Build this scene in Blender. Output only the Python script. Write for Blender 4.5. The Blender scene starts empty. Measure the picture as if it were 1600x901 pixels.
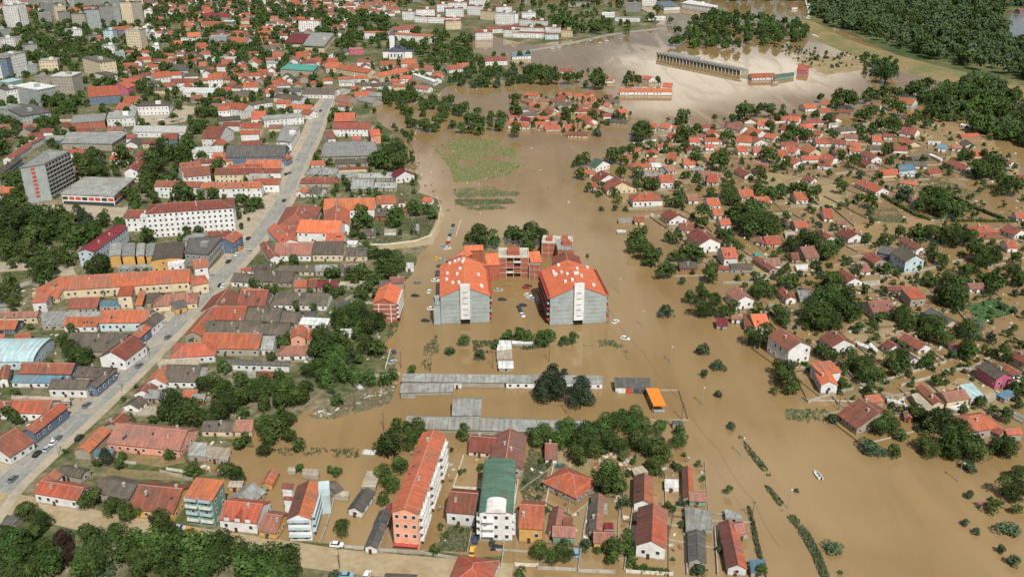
import bpy, math, random
from mathutils import Vector, Matrix
random.seed(11)
scene = bpy.context.scene
C = scene.collection
R = math.radians
# ------------------------------------------------------------------ camera
CAM_H, PITCH, FPX = 194.0, R(23.8), 1453.0
cam_d = bpy.data.cameras.new('camera'); cam = bpy.data.objects.new('camera', cam_d); C.objects.link(cam)
cam.location = (0, 0, CAM_H); cam.rotation_euler = (math.pi/2-PITCH, 0, 0)
cam_d.sensor_width = 36.0; cam_d.lens = 36.0*FPX/1600.0
cam_d.clip_start = 1.0; cam_d.clip_end = 60000.0
scene.camera = cam
# ------------------------------------------------------------------ light
SUN_EL, SUN_AZ = R(51), R(17)          # azimuth measured from straight behind the camera towards the right
sd = Vector((math.sin(SUN_AZ)*math.cos(SUN_EL), -math.cos(SUN_AZ)*math.cos(SUN_EL), math.sin(SUN_EL)))
sun_d = bpy.data.lights.new('sun', 'SUN'); sun_d.energy = 4.9; sun_d.angle = R(0.5); sun_d.color = (1.0, 0.955, 0.88)
sun = bpy.data.objects.new('sun', sun_d); C.objects.link(sun)
sun.rotation_euler = sd.to_track_quat('Z', 'Y').to_euler()
w = bpy.data.worlds.new("World"); scene.world = w; w.use_nodes = True
nt = w.node_tree; nt.nodes.clear()
def N(t, ty, **k):
    n = t.nodes.new(ty)
    for a, b in k.items(): setattr(n, a, b)
    return n
out = N(nt, 'ShaderNodeOutputWorld'); bg = N(nt, 'ShaderNodeBackground'); sky = N(nt, 'ShaderNodeTexSky')
sky.sky_type = 'NISHITA'; sky.sun_disc = False; sky.sun_elevation = SUN_EL
sky.sun_rotation = math.pi - SUN_AZ; sky.air_density = 1.0; sky.dust_density = 0.5; sky.altitude = 200
bg.inputs[1].default_value = 0.05
CLOUD_Z = 27.9
# scattered fair-weather clouds over the whole sky (seen only as reflections in the flood water)
tc = N(nt, 'ShaderNodeTexCoord'); sx = N(nt, 'ShaderNodeSeparateXYZ'); nt.links.new(tc.outputs['Generated'], sx.inputs[0])
mz = N(nt, 'ShaderNodeMath', operation='ADD'); nt.links.new(sx.outputs[2], mz.inputs[0]); mz.inputs[1].default_value = 0.09
dx = N(nt, 'ShaderNodeMath', operation='DIVIDE'); nt.links.new(sx.outputs[0], dx.inputs[0]); nt.links.new(mz.outputs[0], dx.inputs[1])
dy = N(nt, 'ShaderNodeMath', operation='DIVIDE'); nt.links.new(sx.outputs[1], dy.inputs[0]); nt.links.new(mz.outputs[0], dy.inputs[1])
cx = N(nt, 'ShaderNodeCombineXYZ'); nt.links.new(dx.outputs[0], cx.inputs[0]); nt.links.new(dy.outputs[0], cx.inputs[1])
cx.inputs[2].default_value = CLOUD_Z
cn = N(nt, 'ShaderNodeTexNoise'); cn.inputs['Scale'].default_value = 0.75; cn.inputs['Detail'].default_value = 5; cn.inputs['Roughness'].default_value = .5
co_ = N(nt, 'ShaderNodeVectorMath', operation='ADD'); nt.links.new(cx.outputs[0], co_.inputs[0]); co_.inputs[1].default_value = (.46, -.30, 0); nt.links.new(co_.outputs[0], cn.inputs['Vector'])
cr = N(nt, 'ShaderNodeMapRange'); cr.inputs[1].default_value = .54; cr.inputs[2].default_value = .63; nt.links.new(cn.outputs[0], cr.inputs[0])
cm = N(nt, 'ShaderNodeMixRGB'); nt.links.new(cr.outputs[0], cm.inputs[0]); nt.links.new(sky.outputs[0], cm.inputs[1]); cm.inputs[2].default_value = (31, 29.5, 26.5, 1)
nt.links.new(cm.outputs[0], bg.inputs[0]); nt.links.new(bg.outputs[0], out.inputs[0])
vs = scene.view_settings; vs.view_transform = 'Standard'; vs.look = 'None'; vs.exposure = 0.0; vs.gamma = 1.0; vs.use_curve_mapping = False
# ------------------------------------------------------------------ picture <-> ground
cp, sp = math.cos(PITCH), math.sin(PITCH)
def at(x, y, z=0.0):
    u, v = x-800.0, y-450.5
    t = (CAM_H-z)/max(1.0, (FPX*sp+v*cp))
    return Vector((u*t, (FPX*cp-v*sp)*t, z))
def pix(p):
    yy, zz = p[1], p[2]-CAM_H
    d = yy*cp - zz*sp; v = -(yy*sp + zz*cp)
    if d < 1: return (-9999, -9999)
    return (800+FPX*p[0]/d, 450.5+FPX*v/d)
def ppm(y): return max(.3, 0.00471*(y+190))
# ------------------------------------------------------------------ materials
MATS = {}
def mat(name, col, rough=.85, var=.18, scale=.6, col2=None, amt=.5, bump=0, bscale=4, metal=0, spec=.3, objvar=.0, coord='Object', detail=4, lo=.42, hi=.62, patch=False, seam=0, stain=False):
    if name in MATS: return MATS[name]
    m = bpy.data.materials.new(name); m.use_nodes = True; t = m.node_tree; L = t.links
    b = t.nodes['Principled BSDF']; b.inputs['Roughness'].default_value = rough; b.inputs['Metallic'].default_value = metal
    b.inputs['Specular IOR Level'].default_value = spec
    tc = N(t, 'ShaderNodeTexCoord')
    if coord == 'World':
        g = N(t, 'ShaderNodeNewGeometry'); vec = g.outputs['Position']
    else: vec = tc.outputs[coord]
    oi = N(t, 'ShaderNodeObjectInfo')
    off = N(t, 'ShaderNodeVectorMath', operation='SCALE'); cb = N(t, 'ShaderNodeCombineXYZ')
    L.new(oi.outputs['Random'], cb.inputs[0]); L.new(oi.outputs['Random'], cb.inputs[1]); L.new(cb.outputs[0], off.inputs[0]); off.inputs['Scale'].default_value = 60 if coord != 'World' else 0
    ad = N(t, 'ShaderNodeVectorMath', operation='ADD'); L.new(vec, ad.inputs[0]); L.new(off.outputs[0], ad.inputs[1])
    n1 = N(t, 'ShaderNodeTexNoise'); n1.inputs['Scale'].default_value = scale; n1.inputs['Detail'].default_value = detail; n1.inputs['Roughness'].default_value = .65
    L.new(ad.outputs[0], n1.inputs['Vector'])
    mr = N(t, 'ShaderNodeMapRange'); mr.inputs[1].default_value = lo; mr.inputs[2].default_value = hi; L.new(n1.outputs[0], mr.inputs[0])
    mx = N(t, 'ShaderNodeMixRGB'); ml = N(t, 'ShaderNodeMath', operation='MULTIPLY'); L.new(mr.outputs[0], ml.inputs[0]); ml.inputs[1].default_value = amt
    L.new(ml.outputs[0], mx.inputs[0]); mx.inputs[1].default_value = (*col, 1)
    c2 = col2 or tuple(c*.55 for c in col); mx.inputs[2].default_value = (*c2, 1)
    n2 = N(t, 'ShaderNodeTexNoise'); n2.inputs['Scale'].default_value = bscale; n2.inputs['Detail'].default_value = 3; L.new(ad.outputs[0], n2.inputs['Vector'])
    m2 = N(t, 'ShaderNodeMapRange'); m2.inputs[1].default_value = .3; m2.inputs[2].default_value = .7; m2.inputs[3].default_value = 1-var; m2.inputs[4].default_value = 1+var; L.new(n2.outputs[0], m2.inputs[0])
    m3 = N(t, 'ShaderNodeMapRange'); m3.inputs[3].default_value = 1-objvar; m3.inputs[4].default_value = 1+objvar; L.new(oi.outputs['Random'], m3.inputs[0])
    mm = N(t, 'ShaderNodeMath', operation='MULTIPLY'); L.new(m2.outputs[0], mm.inputs[0]); L.new(m3.outputs[0], mm.inputs[1])
    hs = N(t, 'ShaderNodeHueSaturation'); L.new(mx.outputs[0], hs.inputs['Color']); L.new(mm.outputs[0], hs.inputs['Value'])
    if objvar:
        wn = N(t, 'ShaderNodeTexWhiteNoise'); wn.noise_dimensions = '1D'; L.new(oi.outputs['Random'], wn.inputs['W'])
        h = N(t, 'ShaderNodeMapRange'); h.inputs[3].default_value = .5-objvar*.03; h.inputs[4].default_value = .5+objvar*.03; L.new(wn.outputs[0], h.inputs[0]); L.new(h.outputs[0], hs.inputs['Hue'])
    res = hs.outputs[0]
    if patch:                                            # re-laid and lichen-grown areas
        n4 = N(t, 'ShaderNodeTexNoise'); n4.inputs['Scale'].default_value = .11; n4.inputs['Detail'].default_value = 2; n4.inputs['Distortion'].default_value = .6; L.new(ad.outputs[0], n4.inputs['Vector'])
        r4 = N(t, 'ShaderNodeMapRange'); r4.inputs[1].default_value = .52; r4.inputs[2].default_value = .60; r4.inputs[4].default_value = .38; L.new(n4.outputs[0], r4.inputs[0])
        x4 = N(t, 'ShaderNodeMixRGB'); L.new(r4.outputs[0], x4.inputs[0]); L.new(res, x4.inputs[1]); g4 = sum(c2)/3; x4.inputs[2].default_value = (g4*1.15, g4*.95, g4*.78, 1); res = x4.outputs[0]
    if seam:                                             # sheet joints / rows of tiles running down the slope
        sx_ = N(t, 'ShaderNodeSeparateXYZ'); L.new(vec, sx_.inputs[0]); q1 = N(t, 'ShaderNodeMath', operation='MULTIPLY'); L.new(sx_.outputs[0], q1.inputs[0]); q1.inputs[1].default_value = 2*math.pi/(2.4 if seam > .2 else 1.5)
        q2 = N(t, 'ShaderNodeMath', operation='SINE'); L.new(q1.outputs[0], q2.inputs[0]); q3 = N(t, 'ShaderNodeMapRange'); q3.inputs[1].default_value = .6; q3.inputs[2].default_value = 1; q3.inputs[3].default_value = 1; q3.inputs[4].default_value = 1-seam; L.new(q2.outputs[0], q3.inputs[0])
        mp_ = N(t, 'ShaderNodeMapping'); mp_.inputs['Scale'].default_value = (1.3, .12, .12); L.new(ad.outputs[0], mp_.inputs[0]); n6 = N(t, 'ShaderNodeTexNoise'); n6.inputs['Scale'].default_value = 1; n6.inputs['Detail'].default_value = 4; L.new(mp_.outputs[0], n6.inputs['Vector'])
        q4 = N(t, 'ShaderNodeMapRange'); q4.inputs[1].default_value = .35; q4.inputs[2].default_value = .65; q4.inputs[3].default_value = .80; q4.inputs[4].default_value = 1.15; L.new(n6.outputs[0], q4.inputs[0])
        q5 = N(t, 'ShaderNodeMath', operation='MULTIPLY'); L.new(q3.outputs[0], q5.inputs[0]); L.new(q4.outputs[0], q5.inputs[1]); x6 = N(t, 'ShaderNodeMixRGB', blend_type='MULTIPLY'); x6.inputs[0].default_value = 1; L.new(res, x6.inputs[1]); L.new(q5.outputs[0], x6.inputs[2]); res = x6.outputs[0]
    if stain:                                            # silt left by the flood on the foot of every wall
        gp = N(t, 'ShaderNodeNewGeometry'); sz = N(t, 'ShaderNodeSeparateXYZ'); L.new(gp.outputs['Position'], sz.inputs[0]); n7 = N(t, 'ShaderNodeTexNoise'); n7.inputs['Scale'].default_value = .5; L.new(gp.outputs['Position'], n7.inputs['Vector'])
        z1 = N(t, 'ShaderNodeMath', operation='SUBTRACT'); L.new(sz.outputs[2], z1.inputs[0]); L.new(n7.outputs[0], z1.inputs[1]); z2 = N(t, 'ShaderNodeMapRange'); z2.inputs[1].default_value = -.1; z2.inputs[2].default_value = .35; z2.inputs[3].default_value = .75; z2.inputs[4].default_value = 0; L.new(z1.outputs[0], z2.inputs[0])
        x7 = N(t, 'ShaderNodeMixRGB'); L.new(z2.outputs[0], x7.inputs[0]); L.new(res, x7.inputs[1]); x7.inputs[2].default_value = (.20, .145, .08, 1); res = x7.outputs[0]
    L.new(res, b.inputs['Base Color'])
    if bump:
        bp = N(t, 'ShaderNodeBump'); bp.inputs['Strength'].default_value = bump; bp.inputs['Distance'].default_value = .15; L.new(n2.outputs[0], bp.inputs['Height']); L.new(bp.outputs[0], b.inputs['Normal'])
    MATS[name] = m; return m
ROOF = {'O': ('new_orange_tiles', (.60, .165, .075), (.50, .13, .06), 'vivid orange'), 'o': ('orange_roof_tiles', (.42, .115, .055), (.29, .10, .058), 'bright orange'), 'r': ('red_roof_tiles', (.27, .08, .05), (.145, .068, .05), 'brick-red'),
 'n': ('aged_red_brown_tiles', (.150, .058, .042), (.10, .055, .042), 'aged red-brown'),
 'p': ('faded_roof_tiles', (.32, .13, .095), (.19, .115, .09), 'faded pink-red'), 'b': ('old_brown_tiles', (.135, .105, .082), (.075, .075, .058), 'weathered brown'),
 'k': ('dark_slate_sheet', (.085, .088, .09), (.13, .12, .10), 'dark slate-grey'), 's': ('grey_asbestos_sheet', (.34, .355, .335), (.20, .205, .18), 'pale grey'),
 'w': ('white_roof_sheet', (.66, .68, .66), (.48, .5, .48), 'white'), 'G': ('green_roof_felt', (.065, .125, .085), (.08, .15, .11), 'green'),
 'm': ('maroon_metal_roof', (.20, .025, .035), (.17, .03, .04), 'maroon'), 't': ('turquoise_roof_sheet', (.06, .33, .27), (.08, .28, .24), 'turquoise'),
 'B': ('blue_roof_sheet', (.09, .19, .27), (.13, .23, .28), 'blue'), 'c': ('bare_concrete_roof', (.42, .36, .27), (.28, .25, .2), 'sandy concrete'),
 'e': ('patched_concrete_roof', (.2, .2, .185), (.14, .14, .13), 'dark concrete'), 'g': ('mossy_roof', (.14, .2, .13), (.1, .13, .09), 'mossy'),
 'y': ('yellowed_sheet', (.4, .3, .12), (.3, .2, .1), 'yellowed'), 'd': ('dull_sheet', (.25, .22, .18), (.18, .15, .12), 'dull brown'),
 'q': ('bleached_sheet', (.42, .56, .58), (.34, .47, .5), 'icy pale-blue')}
WALL = {'w': ('white_render', (.72, .715, .69), 'white'), 'c': ('cream_render', (.62, .52, .35), 'cream'), 'y': ('yellow_render', (.60, .36, .12), 'yellow'),
 'p': ('pink_render', (.72, .36, .24), 'salmon-pink'), 'b': ('pale_blue_render', (.50, .60, .63), 'pale blue'), 'g': ('mint_render', (.20, .36, .28), 'mint-green'),
 's': ('grey_panel_render', (.33, .37, .355), 'grey'), 'k': ('red_brick', (.38, .12, .07), 'bare brick'), 'd': ('dull_plaster', (.36, .32, .26), 'stained plaster'),
 'm': ('magenta_render', (.48, .12, .20), 'raspberry-pink'), 'B': ('blue_and_shaded_render', (.13, .18, .25), 'blue-shaded'), 'e': ('grey_concrete', (.26, .26, .24), 'dark grey concrete')}  # dark blue serves real blue walls and facades with shade painted in
def rm(k):
    a = ROOF[k]; return mat(a[0], a[1], rough=.8 if k not in 'qwsB' else .55, var=.22, scale=.28, col2=a[2], amt=.95 if k != 'O' else .7, bump=.4, bscale=2.2, objvar=.24 if k != 'O' else .05, lo=.38, hi=.66, detail=7, patch=k != 'O', seam=(.205 if k in 'skwBqmt' else .07))
def wm(k):
    a = WALL[k]; return mat(a[0], a[1], rough=.9, var=.07, scale=.25, col2=tuple(c*.7 for c in a[1]), amt=.6, bscale=1.2, objvar=.10, stain=True)
def M(n): return MATS[n]
mat('glass_pane', (.035, .045, .055), rough=.15, var=.1, spec=.6, objvar=.3); mat('window_frame_white', (.7, .7, .68), var=.03); mat('ridge_mortar', (.50, .25, .18), var=.15)
mat('chimney_plaster', (.5, .42, .36), var=.15); mat('door_wood', (.10, .045, .025), var=.1, objvar=.3); mat('metal_post', (.42, .43, .42), rough=.5, metal=.3)
mat('pole_wood', (.16, .12, .09)); mat('wall_concrete', (.44, .42, .36), var=.12, scale=.3, amt=.6, objvar=.15); mat('pale_slab', (.66, .62, .52)); mat('black_rubber', (.02, .02, .02))
mat('balcony_white', (.74, .74, .70), var=.05); mat('balcony_red', (.5, .09, .06)); mat('steel_dark', (.08, .09, .1), rough=.5)
mat('bark', (.10, .075, .05), var=.2)
def leafmat(n, c, c2): return mat(n, c, rough=.7, var=.45, scale=.45, col2=c2, amt=.9, bscale=2.2, objvar=.30, spec=.15)
leafmat('leaf_dark', (.036, .061, .015), (.070, .100, .025)); leafmat('leaf_light', (.064, .114, .027), (.038, .080, .018)); leafmat('leaf_conifer', (.032, .048, .026), (.045, .060, .034))
leafmat('leaf_grey', (.085, .125, .065), (.05, .085, .04)); leafmat('leaf_red', (.055, .028, .022), (.035, .025, .015)); leafmat('leaf_forest', (.042, .072, .028), (.082, .115, .045))
# ------------------------------------------------------------------ object helpers
def mesh(name, v, f, mats, mi=None, smooth=False):
    me = bpy.data.meshes.new(name); me.from_pydata([tuple(q) for q in v], [], f)
    for m in mats: me.materials.append(m)
    if mi: me.polygons.foreach_set('material_index', mi)
    if smooth: me.polygons.foreach_set('use_smooth', [True]*len(f))
    me.update(); return me
def obj(name, me, parent=None, loc=None, rz=0):
    o = bpy.data.objects.new(name, me); C.objects.link(o)
    if parent is not None: o.parent = parent
    if loc is not None: o.location = loc
    if rz: o.rotation_euler = (0, 0, rz)
    return o
class MB:
    def __init__(s): s.v = []; s.f = []; s.mi = []
    def add(s, v, f, m=0):
        b = len(s.v); s.v += [tuple(q) for q in v]; s.f += [tuple(b+i for i in q) for q in f]; s.mi += [m]*len(f); return s
    def prism(s, poly, z0, z1, m=0):
        n = len(poly); a = sum(poly[i][0]*poly[(i+1) % n][1]-poly[(i+1) % n][0]*poly[i][1] for i in range(n))
        if a < 0: poly = poly[::-1]
        v = [(p[0], p[1], z0) for p in poly]+[(p[0], p[1], z1) for p in poly]
        f = [tuple(range(n-1, -1, -1)), tuple(range(n, 2*n))]+[(i, (i+1) % n, n+(i+1) % n, n+i) for i in range(n)]
        return s.add(v, f, m)
    def box(s, x0, x1, y0, y1, z0, z1, m=0): return s.prism([(x0, y0), (x1, y0), (x1, y1), (x0, y1)], z0, z1, m)
    def obox(s, c, ux, w, d, z0, z1, m=0):
        ux = Vector((ux[0], ux[1])).normalized(); uy = Vector((-ux.y, ux.x)); c = Vector((c[0], c[1]))
        return s.prism([c-ux*w/2-uy*d/2, c+ux*w/2-uy*d/2, c+ux*w/2+uy*d/2, c-ux*w/2+uy*d/2], z0, z1, m)
    def tube(s, a, b, r, n=6, m=0, r2=None):
        a, b = Vector(a), Vector(b); d = (b-a).normalized(); x = d.orthogonal().normalized(); y = d.cross(x); r2 = r if r2 is None else r2
        v = [a+(x*math.cos(t)+y*math.sin(t))*r for t in [2*math.pi*i/n for i in range(n)]]+[b+(x*math.cos(t)+y*math.sin(t))*r2 for t in [2*math.pi*i/n for i in range(n)]]
        return s.add(v, [(i, (i+1) % n, n+(i+1) % n, n+i) for i in range(n)]+[tuple(range(n-1, -1, -1)), tuple(range(n, 2*n))], m)
    def build(s, name, mats, parent=None, stuff=False, loc=None, rz=0):
        o = obj(name, mesh(name, s.v, s.f, mats, s.mi), parent, loc, rz)
        if stuff: o['kind'] = 'stuff'
        return o
THINGS = []      # (object, pixel, description parts, category, group)
def struct(o): o['kind'] = 'structure'; return o
def reg(o, px, desc, cat, group=None, fixed=None):
    o['category'] = cat
    if group: o['group'] = group
    THINGS.append([o, px, desc, cat, fixed]); return o
WCACHE = {}
def win_mesh(w, h):
    k = (round(w, 1), round(h, 1))
    if k not in WCACHE:
        b = MB(); b.box(-w/2, w/2, -.02, .10, -h/2, -h/2+.1, 0); b.box(-w/2, w/2, -.02, .10, h/2-.1, h/2, 0)
        b.box(-w/2, -w/2+.1, -.02, .10, -h/2+.1, h/2-.1, 0); b.box(w/2-.1, w/2, -.02, .10, -h/2+.1, h/2-.1, 0); b.box(-w/2+.1, w/2-.1, -.02, .05, -h/2+.1, h/2-.1, 1)
        fr_, pa_ = MB(), MB()
        for f, mi_ in zip(b.f, b.mi): pass
        nb_ = 4*8; fr_.v, fr_.f, fr_.mi = b.v[:nb_], [f for f, q in zip(b.f, b.mi) if q == 0], [0]*sum(1 for q in b.mi if q == 0)
        pa_.box(-w/2+.1, w/2-.1, -.02, .05, -h/2+.1, h/2-.1, 0)
        WCACHE[k] = ((mesh('window', fr_.v, fr_.f, [M('window_frame_white')], fr_.mi), mesh('pane', pa_.v, pa_.f, [M('glass_pane')], pa_.mi)), b)
    return WCACHE[k]
def put_windows(parent, walls, z0, z1, ind=False, sp=3.1, w=1.15, h=1.35, skip=.12, rows=None, big=False):
    """walls: list of (p, q) with the outside on the right of p->q, in the parent's frame"""
    acc = MB(); me, tb = win_mesh(w, h)
    n = rows or max(1, int((z1-.3)/2.85)); st = (z1-z0)/n
    for p, q in walls:
        p, q = Vector(p), Vector(q); L = (q-p).length
        c = int((L-.8)/sp)
        if c < 1: continue
        d = (q-p)/L; nr = Vector((d.y, -d.x)); ang = math.atan2(d.y, d.x)
        for r in range(n):
            for i in range(c):
                if random.random() < skip: continue
                t = p+d*(L*(i+.5)/c); z = z0+st*(r+.56)
                if z+h/2 > z1-.1: z = z1-h/2-.1
                if z-h/2 < .05: continue
                if ind:
                    wo = obj('window', me[0], parent); wo.matrix_basis = Matrix.Translation((t.x, t.y, z)) @ Matrix.Rotation(ang, 4, 'Z') @ Matrix.Scale(-1, 4, (0, 1, 0)); obj('pane', me[1], wo)
                else:
                    ca, sa = math.cos(ang), math.sin(ang)
                    acc.add([(t.x+x*ca+y*sa, t.y+x*sa-y*ca, z+zz) for x, y, zz in tb.v], [f[::-1] for f in tb.f]); acc.mi[-len(tb.f):] = tb.mi
    if acc.v: acc.build('windows', [M('window_frame_white'), M('glass_pane')], parent, stuff=True)
FOOT = []        # footprints for rejecting trees
BLD = {}
def building(kind, pts, H, rk, wk, flags, tag_):
    """pts are picture points: ridge ends and a point on an eave (g,h,v), high edge and low eave (s), centre line and edge (f), four corners (q), front base line (T)"""
    slope = {'g': .52, 'h': .5, 'v': .42, 's': .16}.get(kind, 0)
    for fl in flags:
        if fl.startswith('/'): slope = float(fl[1:])
    if kind == 'T':
        A, B = at(*pts[0]), at(*pts[1]); dep = pts[2][0]; d = (B-A).normalized(); n = Vector((-d.y, d.x, 0))
        if n.y < 0: n = -n
        poly = [A, B, B+n*dep, A+n*dep]
    elif kind == 'q': poly = [at(x, y, H) for x, y in pts]
    else:
        wd = 8.0
        for _ in range(12):
            rise = slope*(wd/2 if kind in 'ghv' else wd)
            zr = H+(rise if kind in 'ghvs' else 0)
            A, B = at(*pts[0], zr), at(*pts[1], zr); E = at(*pts[2], H)
            d = (B-A); d.z = 0; L = d.length; d = d/max(L, .01); n = Vector((-d.y, d.x, 0)); s = (E-A).dot(n)
            nw = abs(s)*(2 if kind in 'ghvf' else 1); nw = min(nw, 17) if (kind in 'gh' and pts[0][1] < 125) else nw; wd = .5*wd+.5*max(1.5, min(nw, 60))
        if kind == 's':
            sg = 1 if s > 0 else -1
            cen = (A+B)/2+n*sg*wd/2
        else: cen = (A+B)/2
        cen.z = 0
    if kind in 'Tq':
        cen = sum(poly, Vector())/4; cen.z = 0
        d = (poly[1]-poly[0]); d.z = 0; L = d.length; d.normalize(); ang = math.atan2(d.y, d.x); wd = (poly[2]-poly[1]).length
        ci, si = math.cos(-ang), math.sin(-ang)
        lp = [Vector(((p-cen).x*ci-(p-cen).y*si, (p-cen).x*si+(p-cen).y*ci)) for p in poly]
    else:
        ang = math.atan2(d.y, d.x)
        if kind == 's' and sg < 0: pass
    big = H >= 8.5; area = L*wd
    if kind in 'fqs' and H < 4.2 and area < 260: nm, cat = 'shed', 'shed'
    elif big: nm, cat = 'apartment_block', 'apartment building'
    elif area > 420: nm, cat = 'hall', 'hall'
    elif kind in 'gh' and H <= 2.6: nm, cat = 'shed', 'shed'
    else: nm, cat = 'house', 'house'
    root = bpy.data.objects.new(nm, None); C.objects.link(root); root.location = cen; root.rotation_euler = (0, 0, ang); root.empty_display_size = 2
    r2k = rk[1] if len(rk) > 1 else None; rk = rk[0]; RM, WM = rm(rk), wm(wk); near = ppm(pix(cen)[1]) > 2.0
    oh = .35; th = .22; hl, W = L/2, wd/2
    rb = MB(); wb = MB(); walls = []
    if kind == 'g':
        rz = H+slope*W
        for s_ in (1, -1):
            v = [(-hl, 0, rz), (hl, 0, rz), (hl, s_*W, H), (-hl, s_*W, H)]
            v += [(x, y, z-th) for x, y, z in v]
            f = [(0, 1, 2, 3), (7, 6, 5, 4), (0, 4, 5, 1), (1, 5, 6, 2), (2, 6, 7, 3), (3, 7, 4, 0)]
            if s_ > 0: f = [q[::-1] for q in f]
            rb.add(v, f, 1 if (s_ > 0 and r2k) else 0)
        a, b = hl-oh, W-oh; zt = H+slope*oh-th+.02; zg = rz-th-.02
        v = [(-a, -b, 0), (-a, b, 0), (-a, b, zt), (-a, 0, zg), (-a, -b, zt), (a, -b, 0), (a, b, 0), (a, b, zt), (a, 0, zg), (a, -b, zt)]
        wb.add(v, [(4, 3, 2, 1, 0), (5, 6, 7, 8, 9), (0, 5, 9, 4), (1, 2, 7, 6)])
        P = [(-a, -b), (a, -b), (a, b), (-a, b)]
    elif kind == 'h':
        rz = H+slope*W; e = hl+W
        v = [(-e, -W, H), (e, -W, H), (e, W, H), (-e, W, H), (-hl, 0, rz), (hl, 0, rz)]; v += [(-e, -W, H-th), (e, -W, H-th), (e, W, H-th), (-e, W, H-th)]
        rb.add(v, [(0, 1, 5, 4), (1, 2, 5), (2, 3, 4, 5), (3, 0, 4), (0, 6, 7, 1), (1, 7, 8, 2), (2, 8, 9, 3), (3, 9, 6, 0), (9, 8, 7, 6)])
        a, b = e-oh, W-oh; P = [(-a, -b), (a, -b), (a, b), (-a, b)]; wb.prism(P, 0, H-th-.01); zt = H-th
        L = 2*e
    elif kind == 'v':
        K = 10; prof = [(W*math.cos(math.pi*i/K), H+slope*W*math.sin(math.pi*i/K)) for i in range(K+1)]
        for i in range(K):
            (y0, z0), (y1, z1) = prof[i], prof[i+1]
            v = [(-hl, y0, z0), (hl, y0, z0), (hl, y1, z1), (-hl, y1, z1)]; v += [(x, y, z-th) for x, y, z in v]
            rb.add(v, [(0, 1, 2, 3), (7, 6, 5, 4), (0, 4, 5, 1), (1, 5, 6, 2), (2, 6, 7, 3), (3, 7, 4, 0)])
        a = hl-oh; b = W-oh; zt = H
        pr = [(b, 0)]+[(y*(b/W), z-th-.03) for y, z in prof]+[(-b, 0)]; n_ = len(pr)
        v = [(-a, y, z) for y, z in pr]+[(a, y, z) for y, z in pr]
        wb.add(v, [tuple(range(n_)), tuple(range(2*n_-1, n_-1, -1))]+[(i, n_+i, n_+i+1, i+1) for i in range(n_-1)])
        P = [(-a, -b), (a, -b), (a, b), (-a, b)]
    elif kind == 's':
        hy, ly = (-W*sg, W*sg); rise = slope*wd; zt = H-th
        v = [(-hl, hy, H+rise), (hl, hy, H+rise), (hl, ly, H), (-hl, ly, H)]; v += [(x, y, z-th) for x, y, z in v]
        f = [(0, 1, 2, 3), (7, 6, 5, 4), (0, 4, 5, 1), (1, 5, 6, 2), (2, 6, 7, 3), (3, 7, 4, 0)]
        rb.add(v, f)
        a, b = hl-oh, W-oh; yh, yl = -b*sg, b*sg; z1, z2 = H+rise-slope*oh-th-.02, H+slope*oh-th-.02
        v = [(-a, yh, 0), (a, yh, 0), (a, yl, 0), (-a, yl, 0), (-a, yh, z1), (a, yh, z1), (a, yl, z2), (-a, yl, z2)]
        wb.add(v, [(0, 1, 5, 4), (1, 2, 6, 5), (2, 3, 7, 6), (3, 0, 4, 7), (4, 5, 6, 7)]); P = [(-a, -b), (a, -b), (a, b), (-a, b)]
    else:
        if kind == 'f': lp = [Vector((-hl, -W)), Vector((hl, -W)), Vector((hl, W)), Vector((-hl, W))]
        c0 = sum(lp, Vector((0, 0)))/4
        ar = sum(lp[i].x*lp[(i+1) % 4].y-lp[(i+1) % 4].x*lp[i].y for i in range(4))
        if ar < 0: lp = lp[::-1]
        k = .97; P = [tuple(c0+(p-c0)*k) for p in lp]; zt = H-.25
        wb.prism(P, 0, H-.25); rb.prism(lp, H-.25, H)
        if H > 4 or area > 200:           # parapet
            for i in range(4):
                p, q = lp[i], lp[(i+1) % 4]; dd = (q-p).normalized(); nn = Vector((-dd.y, dd.x)); t = .3
                rb.prism([p+nn*.003+dd*.004, q+nn*.003-dd*(t+.004), q+nn*t-dd*(t+.004), p+nn*t+dd*.004], H+.002, H+.45)
    rb.build('roof', [RM, rm(r2k)] if r2k else [RM], root)
    wb.build('wall', [WM], root)
    # windows on walls that could be seen from about here
    walls = []
    n4 = len(P); ar = sum(P[i][0]*P[(i+1) % n4][1]-P[(i+1) % n4][0]*P[i][1] for i in range(n4))
    if ar < 0: P = P[::-1]
    for i in range(n4):
        p, q = Vector(P[i]), Vector(P[(i+1) % n4]); dd = (q-p).normalized(); nn = Vector((dd.y, -dd.x)); wn = Matrix.Rotation(ang, 2) @ nn
        vd = -(cen.xy).normalized()
        if wn.dot(vd) > -.25: walls.append((p, q))
    fl = set(flags)
    if 'N' not in fl and kind != 'X':
        ind = near and ('W' in fl)
        put_windows(root, walls, 0 if H > 4 else .2, zt-.05, ind, skip=(.0 if tag_ else .08) if big else .2, sp=2.35 if tag_ == 'pink' else 3.0 if not big else 2.9, w=1.3 if near else 1.15, h=1.5 if near and H > 4 else 1.35)
    if kind in 'gh' and near:                                   # mortared ridge, verge tiles, chimney
        rr = MB(); rr.prism([(-hl, -.16), (hl, -.16), (hl, .16), (-hl, .16)], rz-.06, rz+.10)
        if kind == 'h':
            for sx_ in (1, -1):
                for sy_ in (1, -1): rr.tube((sx_*hl, 0, rz+.02), (sx_*(hl+W), sy_*W, H+.03), .12, 4)
        rr.build('ridge_tiles', [M('ridge_mortar') if rk in 'orpO' else RM], root)
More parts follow.
